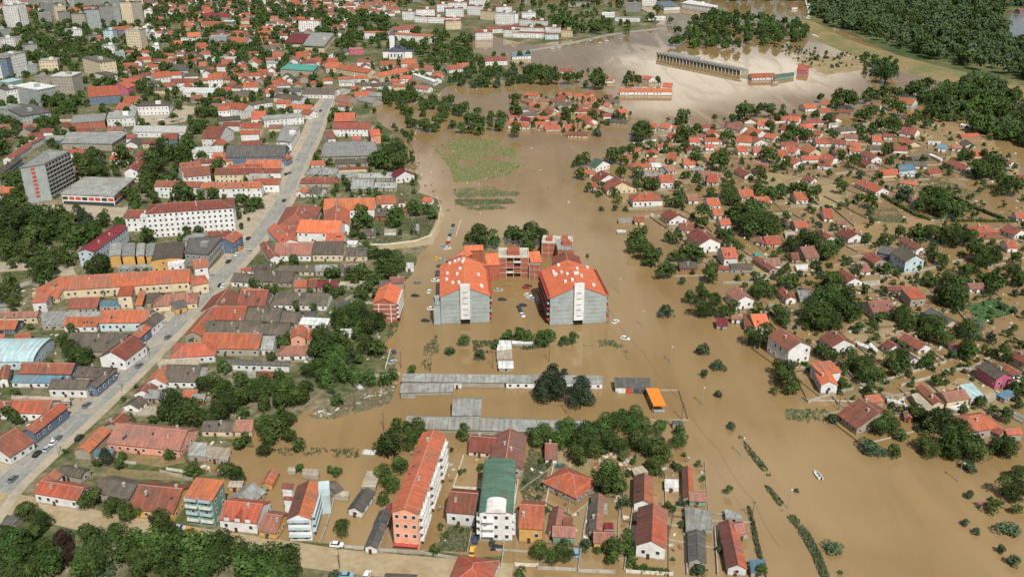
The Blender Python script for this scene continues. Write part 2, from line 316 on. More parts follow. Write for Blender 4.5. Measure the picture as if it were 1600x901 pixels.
    if kind in 'gh' and 'N' not in fl and area > 50 and near and rk in 'orpbmO':
        for _ in range(1 if area < 220 else 2):
            x = random.uniform(-.7, .7)*hl; y = random.choice((-1, 1))*W*random.uniform(.1, .45)
            zb = H+slope*(W-abs(y))
            ch = MB(); ch.box(x-.35, x+.35, y-.35, y+.35, zb-.6, zb+1.1); co = ch.build('chimney', [M('chimney_plaster')], root); MB().box(x-.45, x+.45, y-.45, y+.45, zb+1.102, zb+1.25).build('chimney_cap', [M('wall_concrete')], co)
    if kind in 'gh' and near and area > 90 and random.random() < .4 and 'N' not in fl:    # roof lights
        for _ in range(random.randint(1, 3)):
            x = random.uniform(-.75, .75)*hl; yy = random.uniform(.3, .7)*W; s_ = -1; z = H+slope*(W-yy)
            k = slope; v = [(x-.4, s_*(yy-.5), z+k*.5), (x+.4, s_*(yy-.5), z+k*.5), (x+.4, s_*(yy+.5), z-k*.5), (x-.4, s_*(yy+.5), z-k*.5)]
            v = [(a_, b_, c_+.08) for a_, b_, c_ in v]+[(a_, b_, c_-.05) for a_, b_, c_ in v]
            MB().add(v, [(3, 2, 1, 0), (4, 5, 6, 7), (0, 1, 5, 4), (1, 2, 6, 5), (2, 3, 7, 6), (3, 0, 4, 7)]).build('roof_light', [M('glass_pane')], root)
    if 'N' not in fl and H < 7 and near and walls and H > 2.2:
        p, q = min(walls, key=lambda s_: (Matrix.Rotation(ang, 2) @ ((s_[0]+s_[1])/2)).y); dd = (q-p).normalized(); t = p+(q-p)*.42; nn = Vector((dd.y, -dd.x))
        MB().obox(t+nn*.04, dd, 1.0, .12, .02, 2.05).build('door', [M('door_wood')], root)
    if (kind in 'Tq' or kind == 'f') and H > 7:                 # roof plant
        a_, b_ = (lp[2]-lp[0]).length*.1, 2.0
        c0 = sum(lp, Vector((0, 0)))/4
        MB().obox(c0+Vector((a_, 0)), (1, 0), 4.5, 3.5, H+.001, H+2.6).build('roof_cabin', [WM], root)
    px = pix((cen.x, cen.y, H)); root['__'] = 0; del root['__']
    shape = {'g': 'gabled', 'h': 'hipped', 'v': 'barrel-vaulted', 's': 'lean-to', 'f': 'flat', 'q': 'flat', 'T': 'flat'}[kind]
    size = '' if nm in ('hall', 'apartment_block') else ('tiny ' if area < 35 else 'small ' if area < 80 else 'large ' if area > 230 else '')
    if big: size = 'tall ' if H > 15 else ''
    word = {'apartment_block': 'block', 'hall': 'long hall' if L > 2.2*wd or wd > 2.2*L else 'hall'}.get(nm, nm)
    desc = f"{size}{WALL[wk][2]} {word} with {ROOF[rk][3]} {shape} roof"
    grp = {'house': 'houses of the flooded town', 'shed': 'sheds and outbuildings', 'hall': 'halls and long buildings', 'apartment_block': 'apartment blocks'}[nm]
    reg(root, px, desc, cat, grp)
    FOOT.append((cen.x, cen.y, ang, (L/2), (wd/2)))
    root['size_px'] = math.sqrt(max(area, 1))*ppm(px[1])
    info = dict(root=root, L=L, W=wd, H=H, slope=slope, ang=ang, cen=cen, P=P, px=px, area=area)
    if tag_: BLD[tag_] = info
    return info
TILES = {}
TILES['A'] = (0, 675, 3.9875, """
g -60 70 100 -30 110 125 4 r w
g 250 300 525 345 330 398 4.4 o w W @corner
g 345 232 255 302 225 310 4.4 o w N
g 385 205 530 235 450 275 3 b d
g 720 -56 1170 -12 880 90 4 p p W @pinkwall
g 500 95 640 -40 440 128 4 o d N
q 590 110 715 100 700 140 585 150 3 B d N
q 1180 55 1290 65 1280 150 1170 140 3 s d
q 1290 80 1440 100 1420 175 1270 150 2.6 c d
g 640 278 855 325 730 405 3.8 b d
g 860 325 1140 352 930 490 3.8 r y
s 1222 278 1400 297 1240 418 11 o g W @green4
g 1400 424 1640 448 1480 555 4.8 o w W @dormers
g 1585 312 1480 400 1600 420 2.6 s d
s 1430 300 1520 300 1470 340 2.4 c y
q 90 500 150 500 60 600 -30 590 3 k d
""")
TILES['B'] = (400, 675, 3.9875, """
g 110 225 62 310 118 300 2.6 o y N
g 60 330 -20 420 70 350 2.6 s d
g 50 503 168 520 90 625 3 p y
g 328 298 262 508 348 527 9 no w W @villa
f 425 318 425 400 460 360 7.6 q b N
s 170 312 240 318 200 350 5.5 r w
s 175 395 240 400 200 418 7 r w N
g 700 342 612 466 657 502 3 k w W @darkroof
f 735 240 700 338 758 300 2.3 c d N
g 775 556 712 702 763 705 2.8 k w
g 805 476 768 556 838 510 2.6 k d
s 815 440 850 438 825 490 3 m m N
g 1108 -18 925 474 1012 512 14.5 o p W /.40 @pink
g 1203 366 1385 381 1290 505 5.6 r w W @white_red
v 1522 160 1494 488 1385 505 11 G w /.22 W @greenblock
h 1358 812 1345 845 1215 885 3.2 o w
g 800 886 1000 895 900 935 3 b d
g 1335 22 1500 35 1400 125 2.6 r c
g 1587 -28 1555 180 1680 90 4 p d
f 665 118 742 125 700 135 .6 w w N
g 450 330 500 300 560 350 2.4 b d N
q 200 215 250 215 245 240 195 240 2.2 c d N
q 290 225 395 228 390 270 285 262 2.2 c d N
q 500 360 580 365 575 400 490 395 2.3 c d N
""")
TILES['C'] = (800, 675, 3.9875, """
g 205 68 285 70 230 168 2.4 p w
h 352 250 378 262 345 385 3 o d W @pyramid
g 50 447 205 456 110 600 6 o y W @yellow
g 290 456 262 600 225 600 3 np d
g 250 585 395 590 310 652 3 p g
g 538 372 520 600 480 560 3 bp d
g 505 622 640 626 560 690 3 p y
g 822 250 820 420 755 432 3.6 no w
g 878 438 868 674 768 702 5 no w W @bighouse
q 950 290 1038 292 1040 345 952 342 2.3 w w
g 1093 206 1100 400 1062 400 2.6 no d
g 1100 375 1210 380 1140 428 2.6 p g
q 1075 462 1240 490 1255 600 1085 612 2.6 s d
g 1150 600 1158 785 1098 840 2.8 k d
g 1345 540 1408 822 1345 862 3.2 no w W @longbrown
g 1380 575 1455 562 1400 640 3 p d
q 1325 475 1420 505 1440 535 1330 528 2.2 s d
q 1478 790 1580 790 1575 868 1490 872 2.4 B d
q 745 225 810 205 850 245 760 262 2.2 c d N
f 320 545 380 550 350 570 2 r d N
f 572 580 632 580 600 600 2 m d N
q 570 440 598 440 598 490 570 490 2.2 s d N
""")
TILES['D'] = (1200, 675, 3.9875, """
q 1290 430 1385 425 1385 460 1330 455 1.4 p d N
""")
TILES['E'] = (0, 450, 4, """
s 225 28 318 22 250 88 6 o w W @bluehouse
g 300 -10 400 0 340 60 3.4 o c
g 440 60 625 55 520 125 3 r d
q 625 80 755 78 750 110 620 112 3.2 B d
s 752 -10 845 -15 780 48 7.5 o c W @tower2
s 870 15 915 12 890 105 3 o d N
g 925 30 1010 28 960 90 3 b d
h 1040 40 1150 30 1080 105 3.6 p c
g 1070 90 1150 70 1120 125 3.4 k y
q 250 148 410 140 415 225 262 228 3.4 s d
q 410 148 630 145 628 172 415 180 3.4 s d
g -10 150 242 145 120 182 4 p c
g -40 200 117 200 50 258 2.8 o B
g 90 292 192 275 130 320 3 o d
g -20 290 32 288 0 318 3 o w
v -80 352 268 350 100 458 4.5 q b /.28 @arched
v 95 330 215 330 150 352 3.6 w b
g 640 138 942 136 750 216 5 o b W @pale_blue_wing
g 415 178 625 178 510 238 3.4 o w
g 898 220 985 150 945 248 5 b w
g 835 292 912 225 875 310 5 o B
g 690 396 830 294 785 448 5.6 r w W @yellowgable
g 440 276 800 286 620 395 3.2 b d
g 140 466 470 470 290 535 4 r B
s 100 540 392 545 240 590 3 B w
g 35 475 15 560 65 500 4 r w
g 320 568 560 572 430 630 4.6 b w W @l_white
g 560 600 690 492 595 628 4.6 b B
g 490 486 700 498 560 555 4.4 b d
q 70 668 430 682 440 706 70 690 3.5 c e
g 85 697 330 703 160 780 4 o w
g 165 880 378 712 235 895 5 o B W
g -30 703 78 704 30 780 3.4 r w
g 1510 2 1650 6 1560 105 4 o d
g 1425 0 1350 95 1500 100 4 r d
g 1345 112 1545 115 1440 198 4.4 o d
g 1335 115 1200 270 1290 260 4.2 o d N
g 1285 203 1640 206 1420 285 3.2 b d
g 1270 278 1640 284 1450 378 4.2 o d
h 1175 340 1250 335 1240 425 4 o w
q 985 440 1240 440 1245 480 985 478 3 c d
g 1045 478 1258 482 1140 585 3.5 b w
g 1045 472 965 560 1025 612 3.6 o w W
g 930 585 885 635 985 622 3.2 r w
g 920 632 1050 638 980 690 2.6 s d
g 1145 640 1238 634 1170 690 3 o d
g 1200 660 1288 662 1240 700 2.8 s k
g 870 670 810 720 900 720 3 b w
q 770 740 1000 735 990 790 765 795 1.2 c d N
g 775 775 695 840 800 830 3.6 r d
g 1270 828 1470 830 1400 893 3 b c
g 1472 824 1590 824 1520 893 3 p c
g 1395 445 1605 450 1500 462 4.2 k w
q 0 140 60 130 40 125 -20 130 2 s d N
q 1300 650 1400 650 1390 680 1290 680 2.2 c d N
q 1540 510 1600 510 1600 540 1545 540 2.2 s d N
""")
TILES['F'] = (400, 450, 4, """
g -90 12 80 12 30 112 4 r d
g 125 25 458 32 280 105 3.4 b w
q 490 78 590 75 590 120 495 122 2.6 k w
g -60 120 165 124 80 210 3.2 b d
g 168 145 280 150 220 215 3.2 b d
f 290 165 385 162 330 185 2.4 k d
s 288 180 465 188 380 230 2.6 w w
g -40 220 215 220 100 290 3.2 b d
g 270 224 258 290 312 292 4.5 o p W @orange_gable
g 322 252 390 252 350 318 3.2 o d
g -40 292 30 290 0 375 3.4 r d
g 45 298 122 298 70 385 3.2 s w
h 205 360 305 358 255 420 2.8 p w
q 525 252 615 252 612 285 528 285 2.4 w w
g -180 450 212 462 100 482 3.6 k w W @white_long
g 25 516 115 520 60 552 2.5 r d
g 838 -35 800 62 882 92 10 O k N W @brickwing
g 1295 -200 1305 -10 1466 60 14.5 O s N /.42 @greyA
q 1108 110 1152 105 1152 60 1112 62 10.5 s s N
s 915 532 1560 540 1300 586 3.3 s d N @shedA
s 1560 540 2165 545 1900 592 3.3 s w @shedA2
s 905 598 1232 592 1000 650 2.2 s d N
q 905 645 1000 645 1000 672 905 672 1.6 s d N
q 1235 592 1285 592 1285 600 1235 600 2.4 w w
g 1230 690 1412 692 1310 796 2.8 s w N
g 940 800 2080 832 1500 890 2.6 s d N @shedB
q 1515 325 1595 325 1600 380 1505 385 2.2 w d
q 1503 385 1600 385 1602 440 1505 442 2 c d N
s 1515 455 1610 455 1560 500 2.2 w d
f 620 590 660 628 650 600 .8 w w N
""")
TILES['G'] = (800, 450, 4, """
q 0 328 140 330 140 345 0 345 2 w d N
g 345 -180 420 -15 588 25 14.5 O s N /.42 @greyB
s 637 556 862 560 760 620 3 k w N @shedC
g 1395 -10 1462 48 1412 96 5 p w W @white3
s 1275 185 1348 190 1330 235 2.6 m d
s 1440 155 1500 158 1450 235 2.8 r d
g 1370 170 1430 172 1400 195 2.6 p w
g 1490 163 1588 158 1540 240 3 O w
q 1000 826 1060 826 1070 845 1005 845 2.6 k d
""")
TILES['H'] = (1200, 450, 4, """
g 90 -5 148 52 70 30 3.2 r w
q 180 10 280 15 270 65 200 70 2.4 s d
g 72 245 208 334 128 390 8 r w W @white3storey
g 400 258 480 320 400 372 4 r w W
g 318 450 390 580 340 620 4.5 O w W @orangered
s 265 470 390 448 305 550 5.5 o w N
g 622 84 765 72 710 160 3.5 p w
s 828 0 925 -8 885 68 5 o d
g 1015 120 1160 200 1100 232 3.2 k c
g 855 280 990 350 945 388 2.8 r w W @longdark
g 748 322 800 355 770 394 3 r w
g 812 362 920 432 895 452 2.6 k w
q 550 330 640 360 630 378 560 352 1.8 w d N
q 640 335 690 385 680 400 630 360 1.8 w d N
g 1150 330 1215 365 1190 385 2.6 r w
g 1362 455 1488 532 1432 575 5 b m W @pinkhouse
g 1545 388 1650 440 1510 425 4 r d
g 1478 468 1570 530 1548 562 3.4 r w
g 958 595 1075 705 1045 738 3.8 r c W @long_cream
g 1085 655 1230 632 1160 706 3.8 p c
q 895 660 980 645 1040 755 960 770 3 c d
q 1195 605 1275 590 1350 670 1270 690 3 q w
q 1420 660 1500 630 1560 655 1480 692 2.4 B d
g 570 685 700 775 650 700 3 r d
s 600 670 690 660 600 722 3.6 o d N
g 870 760 880 800 900 800 2.4 p k
h 1260 800 1330 790 1310 892 4.5 o d
g 1400 850 1480 885 1420 905 3.4 r d
g 1480 880 1580 875 1520 915 3.6 o d
q 1525 760 1600 800 1600 815 1520 775 2.5 s w
q 745 685 850 705 845 725 745 705 1.6 w d N
q 825 680 880 740 870 750 820 695 1.6 w d N
q 1110 740 1220 720 1260 740 1170 760 2 w d N
q 1350 660 1420 650 1430 680 1370 690 2.4 c d N
g 1195 790 1240 850 1180 820 3 r d
q 10 90 50 95 40 120 0 110 1.8 c d N
""")
TILES['I'] = (0, 225, 4, """
q 120 150 278 126 440 45 285 38 25 s s N @tower
q 375 312 712 326 845 215 525 208 7 s w N @exhib
h 1005 372 1370 348 1200 416 15.5 r w /.35 W @hotel
g 790 412 950 408 850 462 9 r w W
q 875 462 960 455 960 430 880 440 11 w w W
g 530 655 750 500 575 682 9.5 m b /.35 W @maroon
v 725 618 715 695 760 650 7 s y /.16 N
v 805 618 800 695 845 650 7 s y /.16 N
v 880 618 875 695 905 650 7 s y /.16 N
v 945 618 940 695 975 650 7 s y /.16 N
v 1060 612 1040 712 1150 660 7 b y /.14 @saw
q 1150 680 1300 692 1392 582 1180 590 8 k e
g 1300 545 1440 540 1350 575 7 r b
g 1405 590 1470 540 1430 640 7 o B
g 1200 725 1290 712 1270 770 7.5 o w
q 1050 765 1150 745 1160 725 1050 740 6.5 w w
q 730 755 1050 748 1045 765 730 775 3 s e
g 370 830 1190 778 700 893 5.5 o c W @school
g 365 834 215 910 300 905 5.5 o c
h 1235 822 1240 832 1200 888 6 o c
q 1200 25 1395 15 1395 50 1200 58 6 w w
g 1330 58 1462 54 1390 108 5 o c
g 1215 95 1330 92 1260 122 5 r w
g 1118 122 1250 105 1180 165 8 r w
g 1140 150 1310 135 1240 200 7 r w W
g 1345 152 1640 148 1450 190 6.5 r c W
g 1425 130 1640 122 1500 150 7 o w
g 1258 240 1640 234 1430 276 7 o w W
g 975 228 1260 235 1100 268 8.5 r w W
g 812 150 900 62 852 178 8 r w W
g 690 70 810 68 740 98 4 o w
g 700 25 820 22 750 48 4 r w
g -20 270 87 267 40 318 4 o w
g 40 80 170 -5 110 70 5 r w
g -30 180 110 75 60 150 5 b B
g 1460 805 1570 812 1500 862 3.2 b w
g 1505 775 1570 770 1530 795 3 r w
q 1210 620 1320 560 1180 560 1140 600 5 s c
""")
TILES['J'] = (400, 225, 4, """
g -180 10 190 5 50 80 7.5 k B
g -60 97 160 98 80 150 6 o w
g -60 150 160 150 80 180 5 r w
g -20 217 150 213 70 255 6 o w W @awning
g -40 185 80 185 20 225 5 s w
g 160 80 195 60 180 110 5 o B
q 405 80 765 72 748 -12 428 -10 5 s d
g 490 96 700 88 600 122 3.2 b d
q 440 150 700 140 700 155 440 165 2.6 r c N
g 345 105 430 104 390 132 3.4 o w
h 370 145 445 145 400 192 3.2 s d
h 325 208 470 206 400 246 3.5 r d
q 480 180 640 178 640 200 520 215 2.8 s d
g 640 182 862 180 740 212 2.8 s d
g 600 220 740 220 640 280 2.6 s d
g 745 238 885 240 800 275 2.8 s d
g 902 148 932 170 866 205 5 m w
g 330 262 270 290 300 310 3.4 o w
g 335 265 422 272 370 310 3 b w
g 425 342 745 335 650 410 6 o w
h 275 378 242 440 388 445 6 r d
g 505 378 495 468 585 462 6.5 o w
q 585 400 735 400 735 380 590 380 5.5 r w
g 752 325 872 320 800 375 4 o w
g 275 472 540 480 380 555 6.5 O w W @orangebalc
g 440 555 555 555 500 605 5 o w
g 118 495 210 592 80 545 5 o w
g 195 512 265 514 230 578 4.5 r w
g 125 618 358 620 250 695 4 p w
g 50 605 118 695 30 640 4.4 r w
g 362 608 555 608 460 690 4.6 b c
g 562 645 702 645 620 700 3.6 b c
g -30 752 125 755 50 790 3 b d
g 145 755 370 758 250 795 3 b c
g 0 785 245 798 120 862 3 b d
g 370 755 510 752 430 795 3 s d
g 520 762 640 760 580 795 3 b d
g 240 850 322 850 280 895 3.6 o d
g 330 842 385 842 350 895 3 r d
g 385 852 515 855 440 895 3 m d
q 520 858 700 855 700 880 520 885 2.8 c d
g 835 830 930 830 880 868 4 p d
g 770 850 840 848 800 895 4 b d
g 845 868 800 905 900 900 8.5 o k
q 890 348 930 346 932 368 890 370 3 r w
g 1048 330 1105 335 1075 362 3 o w
g 745 400 820 400 780 452 2.8 b k
g 930 390 955 395 945 425 2.6 o d
s 575 600 640 605 600 628 2.4 w w
q 935 740 985 740 985 775 935 775 2.5 w w
g 1000 500 1020 500 1010 540 2.6 s w
q 800 530 880 530 875 550 800 552 2.4 c w N
g 650 530 750 530 700 570 2.4 b d
q 120 240 0 240 0 245 120 246 2 k d N
g 1300 634 1420 630 1360 665 9 O k N
g 1320 655 1215 720 1345 690 9 O k N
g 1290 690 1280 770 1195 760 12 p k N /.4
g 1262 756 1445 757 1300 830 12.6 r s N /.4
""")
TILES['K'] = (800, 225, 4, """
g 520 88 572 104 528 148 4.0 G w
g 448 163 512 163 480 188 2.4 o w
g 558 163 608 190 538 230 2.4 r w
g 650 200 690 238 590 292 3.0 r c
g 495 238 530 240 510 270 2.5 o w
h 805 306 870 304 830 356 4.4 o w W @deckhouse
g 680 68 740 68 700 97 2.4 o w
h 785 112 830 108 800 150 2.4 o w
g 855 88 898 90 875 112 2.8 o w
g 975 52 1032 55 1000 106 3.2 o w
g 1068 88 1142 88 1100 130 3.2 o w
g 945 140 1002 128 970 178 2.7 p w
g 840 200 908 200 870 238 2.6 r w
g 915 193 1005 190 960 240 4.4 o w
q 812 178 950 178 945 205 812 205 2.6 s d
g 1010 230 1070 230 1040 250 2.5 r d
g 1180 165 1240 170 1200 212 2.9 p w
g 1225 182 1300 188 1260 240 2.7 o w
g 1420 143 1490 180 1430 190 2.4 r w
g 1520 120 1600 125 1560 178 2.6 r w
g 1400 12 1465 10 1430 48 3.2 o w
g 1205 0 1262 0 1230 22 2.9 o w
g 1268 30 1335 35 1290 68 2.9 o d
g 1505 22 1560 22 1530 52 2.9 o w
g 905 0 990 -3 950 20 2.4 o w
g 1412 285 1500 282 1450 332 2.6 o w
g 1510 330 1605 327 1550 376 2.6 o w
g 1095 328 1160 326 1130 355 2.6 p w
g 1212 338 1292 335 1250 386 3.2 o w
g 1250 405 1306 404 1280 446 3.0 o b
g 1290 468 1358 464 1320 508 3.2 o w
g 985 405 1042 443 965 470 3.2 r w
g 762 452 825 452 790 486 2.6 r c
q 660 465 750 460 750 478 665 485 1.8 s d N
q 655 535 715 535 712 550 655 550 1.4 w d N
g 1048 492 1132 492 1090 540 3.0 r w
g 1160 522 1242 588 1115 585 5.6 r w W @gablehouse
g 1305 648 1395 645 1350 715 5 o w W @orangeroofed
g 1042 740 1155 738 1100 778 2.2 b k
q 1372 745 1515 745 1500 785 1365 785 2.2 b d
g 1280 760 1360 760 1320 785 2.2 r d
q 1505 675 1560 680 1560 695 1520 700 2 t d N
g 1530 697 1640 770 1545 745 2.6 r d
g 1540 580 1620 600 1560 620 2.4 r w
g 350 745 335 672 430 735 13 r s N /.4
g 212 772 330 768 270 822 12.6 o s N /.4
q 270 600 330 598 390 660 285 662 9 s k N
q 765 0 900 -20 900 -28 760 -8 1.6 w d N
g 870 118 930 118 900 145 2.6 w w
g 1130 145 1200 148 1160 165 2.6 s d
""")
TILES['L'] = (1200, 225, 4, """
g 60 35 125 36 90 82 3.2 o w
g 125 10 195 25 150 52 3.2 o w
g 235 5 300 30 240 50 3.2 o c
g 145 78 200 105 150 125 3.2 o w
g 320 86 405 95 360 138 3.2 r w
g 412 32 490 30 450 60 2.9 r w
g 512 0 580 5 550 45 3.2 o w
g 605 38 685 75 620 85 3.5 r w
g 575 82 650 115 600 130 2.6 r d
g 230 195 295 212 250 228 2.6 r w
q 812 135 912 125 920 160 820 172 4.5 B b
q 865 172 935 168 942 188 870 192 2 s w
g 592 216 722 272 610 275 3 o w W @longorange
g 832 220 935 235 870 250 2.4 o c
g 1140 95 1262 140 1180 145 2.6 r w
q 1000 62 1020 60 1095 95 1080 100 2 w w
g 895 325 962 325 930 370 2.4 p w
g 1065 0 1118 5 1085 28 3.2 B w
g 1150 5 1215 10 1180 30 2.4 p w
g 1480 95 1535 110 1500 140 2.4 p w
g 1560 192 1620 195 1590 220 2.6 r w
g 158 303 235 300 200 350 3.2 o w
g -30 335 14 345 0 378 2.7 o w
g 340 403 400 405 380 465 2.6 o w
g 428 475 492 478 450 500 2.6 p w
g 155 482 240 478 200 522 2.8 o w
g -30 578 68 570 30 628 2.4 o c
g 322 528 400 575 330 570 2.6 r w
g 485 515 560 560 510 600 2.9 r w
g 200 645 288 636 240 715 2.9 p d
g 140 680 190 680 170 720 2.4 r d
g -30 712 75 712 30 758 2.4 p w
g 855 578 965 640 850 620 3.4 r w
g 828 638 928 695 870 742 7 b b W @bluehouse2
g 705 632 810 655 750 690 4.4 k B
g 635 672 712 715 650 738 2.6 r d
g 548 748 620 742 590 800 2.6 p w
g 470 782 548 835 450 840 2.7 r w
h 1325 510 1375 508 1350 556 3.2 o k
g 1495 500 1590 535 1500 555 2.9 r w
g 1540 425 1620 428 1580 465 2.7 o w
g 1478 602 1545 602 1510 650 3.2 o w
g 1245 870 1345 868 1290 905 2.7 p w
g 740 888 830 885 780 915 2.4 r d
g 830 885 920 890 870 918 2.4 o d
g 1500 740 1620 790 1510 770 2.4 p w
q 170 755 250 750 250 775 180 780 2 w w
q 590 860 700 850 700 875 620 890 1.6 c d N
q 1370 740 1420 740 1410 765 1370 765 1.8 c d N
q 100 545 170 545 170 570 110 575 1.8 c w N
""")
TILES['M'] = (0, 0, 4, """
T 40 75 130 68 24 12 s w
T 180 50 255 46 20 12 b e
T 560 40 700 36 20 12 b s
T 700 60 800 55 22 12 b e
T 800 75 905 70 24 12 b c
T 905 120 960 118 12 12 s w
T 380 160 450 155 18 12 b e
T 250 150 330 145 14 12 s e
T 0 260 70 250 14 14 s s
T 90 285 200 275 9 14 s d
T 20 330 110 320 16 12 s w
T 420 240 520 232 10 14 s w
T 560 270 640 262 9 12 b d
T 180 470 240 460 10 14 s s
T 260 540 320 530 9 12 s d
T 160 330 240 322 9 14 b s
T 720 500 800 495 6 12 s d
T 600 500 680 520 7 12 b w
T 0 640 60 660 14 16 b w
T 0 760 40 770 12 16 s s
T 870 240 935 238 12 12 s w
T 950 330 1000 328 8 12 s w
T 450 60 520 55 22 12 s s
T 300 30 380 26 20 12 s w
T 960 200 1040 196 5 12 r w
T 1180 380 1230 376 7 12 r s
T 75 176 135 168 30 14 s w
T 145 165 186 158 30 14 s w
T 262 100 350 104 20 12 s e
T 352 130 425 124 20 12 s c
T 240 60 420 55 18 14 b e
T 440 60 640 50 18 14 b e
T 460 190 545 190 22 14 b d
T 548 186 640 180 26 14 b s
T 642 165 722 160 27 14 b e
T 724 160 765 155 26 14 s s
T 768 150 840 148 30 14 b c
T 842 150 905 146 30 14 b d
T 800 324 893 326 26 16 s c @striped
T 655 272 716 272 16 14 B b
T 645 352 725 350 12 12 s w
T 730 392 790 388 10 14 s s
T -20 492 62 498 24 28 s w
T 66 500 150 470 22 8 b B
T 135 380 260 370 8 16 b d
T 252 447 370 442 11 16 s c
T 335 592 470 594 18 20 w d
T 102 645 255 672 16 20 w s
T 527 460 640 492 17 18 k c
T 45 755 152 808 11 24 k s
T 65 560 150 540 7 14 q g
g 545 538 745 524 610 602 8 o B W
g 735 520 790 500 780 560 7 o m
g 780 600 880 600 830 642 4 o w
g 745 640 820 645 790 690 4.4 o w
T 865 726 1062 720 8.5 18 b w
T 450 822 665 806 7 28 s k
T 674 802 852 790 8 24 s w
q 825 825 1160 830 1168 790 840 788 5 w w
q 380 895 700 900 805 830 420 828 6 s d
q 260 870 380 880 420 850 300 850 4 s B
g 1010 835 1110 830 1060 875 5 r B
g 790 838 850 836 820 868 4 r w
g 895 875 1000 875 950 900 4 r c
g 270 845 160 900 190 905 5 r w
g 1300 785 1410 790 1300 868 7 r w W
T 1370 802 1510 792 6 14 b d
g 1512 766 1640 766 1560 802 6.5 o c
g 1362 665 1440 662 1400 690 8.5 o w
g 1420 635 1555 650 1480 684 8.5 o w
g 945 455 1055 442 1000 492 8 o w
T 1060 482 1182 476 6 18 k s
g 1070 492 1235 490 1150 520 4 r w
g 1005 515 1095 515 1050 542 4 r w
g 1298 462 1392 458 1350 505 9 o w W
q 1140 582 1358 585 1362 552 1150 550 4.6 w w
T 1325 400 1470 398 5 14 w w
g 1242 390 1290 388 1265 415 3.6 o w
T 1135 290 1225 292 11 16 b w
g 1165 205 1250 200 1205 232 11.5 o b
T 1312 292 1425 292 12 18 s s
g 1315 200 1425 198 1360 218 12 r w
g 1082 255 1130 250 1105 280 4 o y
g 1222 282 1302 280 1260 305 4 o w
g 1262 312 1312 310 1285 332 4 r w
g 1445 230 1560 238 1500 265 5 o w
g 1275 132 1402 135 1340 165 7 r y
g 1270 82 1440 85 1350 108 5 m d
T 1390 165 1460 165 6 14 q w
g 1500 152 1620 156 1560 172 4 o w
g 700 168 828 160 760 188 6 o B
g 590 225 655 225 620 245 5 r w
g 1520 512 1620 510 1560 545 5 o w
g 1480 572 1560 572 1520 605 4.4 b y
T 940 250 985 245 9 10 s w
T 320 280 500 270 7 14 b d
g 830 470 900 470 860 495 4 r w
g 750 490 870 486 800 512 4.4 o w
g 1190 595 1270 590 1230 620 4 r d
g 1180 750 1225 755 1200 775 3.5 m d
""")
TILES['N'] = (400, 0, 4, """
T 915 128 985 130 13 12 r w
T 1000 112 1120 110 12 12 r w
T 990 142 1070 146 9 10 r w
T 1072 146 1180 150 9 10 r w
T 1130 78 1200 76 12 12 r w
T 1185 112 1300 108 13 12 r w
T 1185 190 1285 186 12 12 r c
T 1182 150 1280 148 8 10 r w
T 1200 62 1320 60 11 12 r w
T 1320 95 1400 100 14 12 r w
T 1400 125 1480 130 13 12 r c
T 1330 50 1460 46 12 12 r w
T 1495 155 1610 158 16 14 s w
T 1500 100 1600 96 13 12 r w
T 1370 255 1480 252 10 12 r w
T 1545 235 1640 238 10 12 r w
T 1240 30 1300 28 10 12 w w
T 270 205 402 205 16 14 o w
q 172 268 290 272 355 215 225 213 7 m c
q 290 285 425 292 490 212 350 200 8 s c
q 150 432 360 445 392 410 200 400 6 t d @teal
g 100 325 168 322 130 355 5 o w
g 245 325 330 320 290 350 4.6 o p
T 70 442 138 440 7 14 s w
g 20 290 150 280 80 310 5 b w
g 580 292 670 290 620 310 6 p m
g 428 395 540 390 480 425 6 o c
g 525 402 725 432 600 445 6 o c @longorangeU
g 750 458 932 420 840 470 6 o c
g 910 368 1005 368 960 400 6 o w
g 632 368 740 368 690 388 5 r w
g 772 384 870 380 820 410 5 o w
g 670 188 850 190 760 204 8 o w
g 850 170 985 155 910 190 8 r w
g 870 196 1130 212 1000 222 8 o w
g 1370 188 1475 190 1420 210 7 o w
g 1430 165 1540 160 1480 182 6 r w
g 1545 165 1640 158 1590 185 6 r w
g 1425 355 1565 350 1500 382 5.4 r w
g 1190 412 1280 402 1230 435 4 o w
g 1255 395 1330 392 1290 412 4 o w
g 1112 458 1165 460 1140 482 3.6 o w
q 975 465 1000 462 1140 505 1110 515 4.5 w w
g 1000 528 1090 540 1040 556 4 p w
g 900 470 975 470 940 492 4 o w
g 850 490 915 500 870 515 4 o w
g 610 572 700 568 650 605 4.4 o w
g 520 590 600 600 560 640 4.4 p d
g 510 480 700 470 600 495 4.4 o w
g 520 500 620 500 570 518 4 s w
g 620 515 720 510 670 540 4 b w
g 720 520 850 510 780 540 4 b w
g 650 595 760 620 690 640 3.6 s d
g 55 560 118 556 90 582 4 o w
g 130 548 285 548 200 575 4.4 k w
g 300 545 500 548 400 590 4.4 b w
g 130 580 300 600 200 620 4.4 b w
g 420 540 500 555 470 575 5 o w
g 130 622 220 622 170 650 4.6 o w
g 190 652 350 655 270 682 4.6 o w
g 300 680 360 690 320 718 4.6 o w
g -30 695 62 692 20 745 5 o w
g -40 640 90 620 30 650 4.4 b w
T 50 802 305 778 6.5 16 s w
q 125 880 220 888 275 790 170 788 7.5 s w
g 515 640 600 640 560 668 4 r w
g 490 705 620 702 550 758 5 o k
g 480 765 725 765 600 808 6.5 r w W
g 705 810 770 805 740 850 7 o p
g 430 820 482 815 450 870 4.4 r w
g 600 850 660 850 630 875 3.6 o d
g 170 30 290 25 230 40 4 r w
g 560 300 480 330 520 345 4 b w
g 0 195 100 190 50 230 4.4 o w
g 20 160 110 158 60 175 4 o w
g 610 440 700 438 650 456 4.4 o w
g 680 570 800 580 730 600 3.4 s d
""")
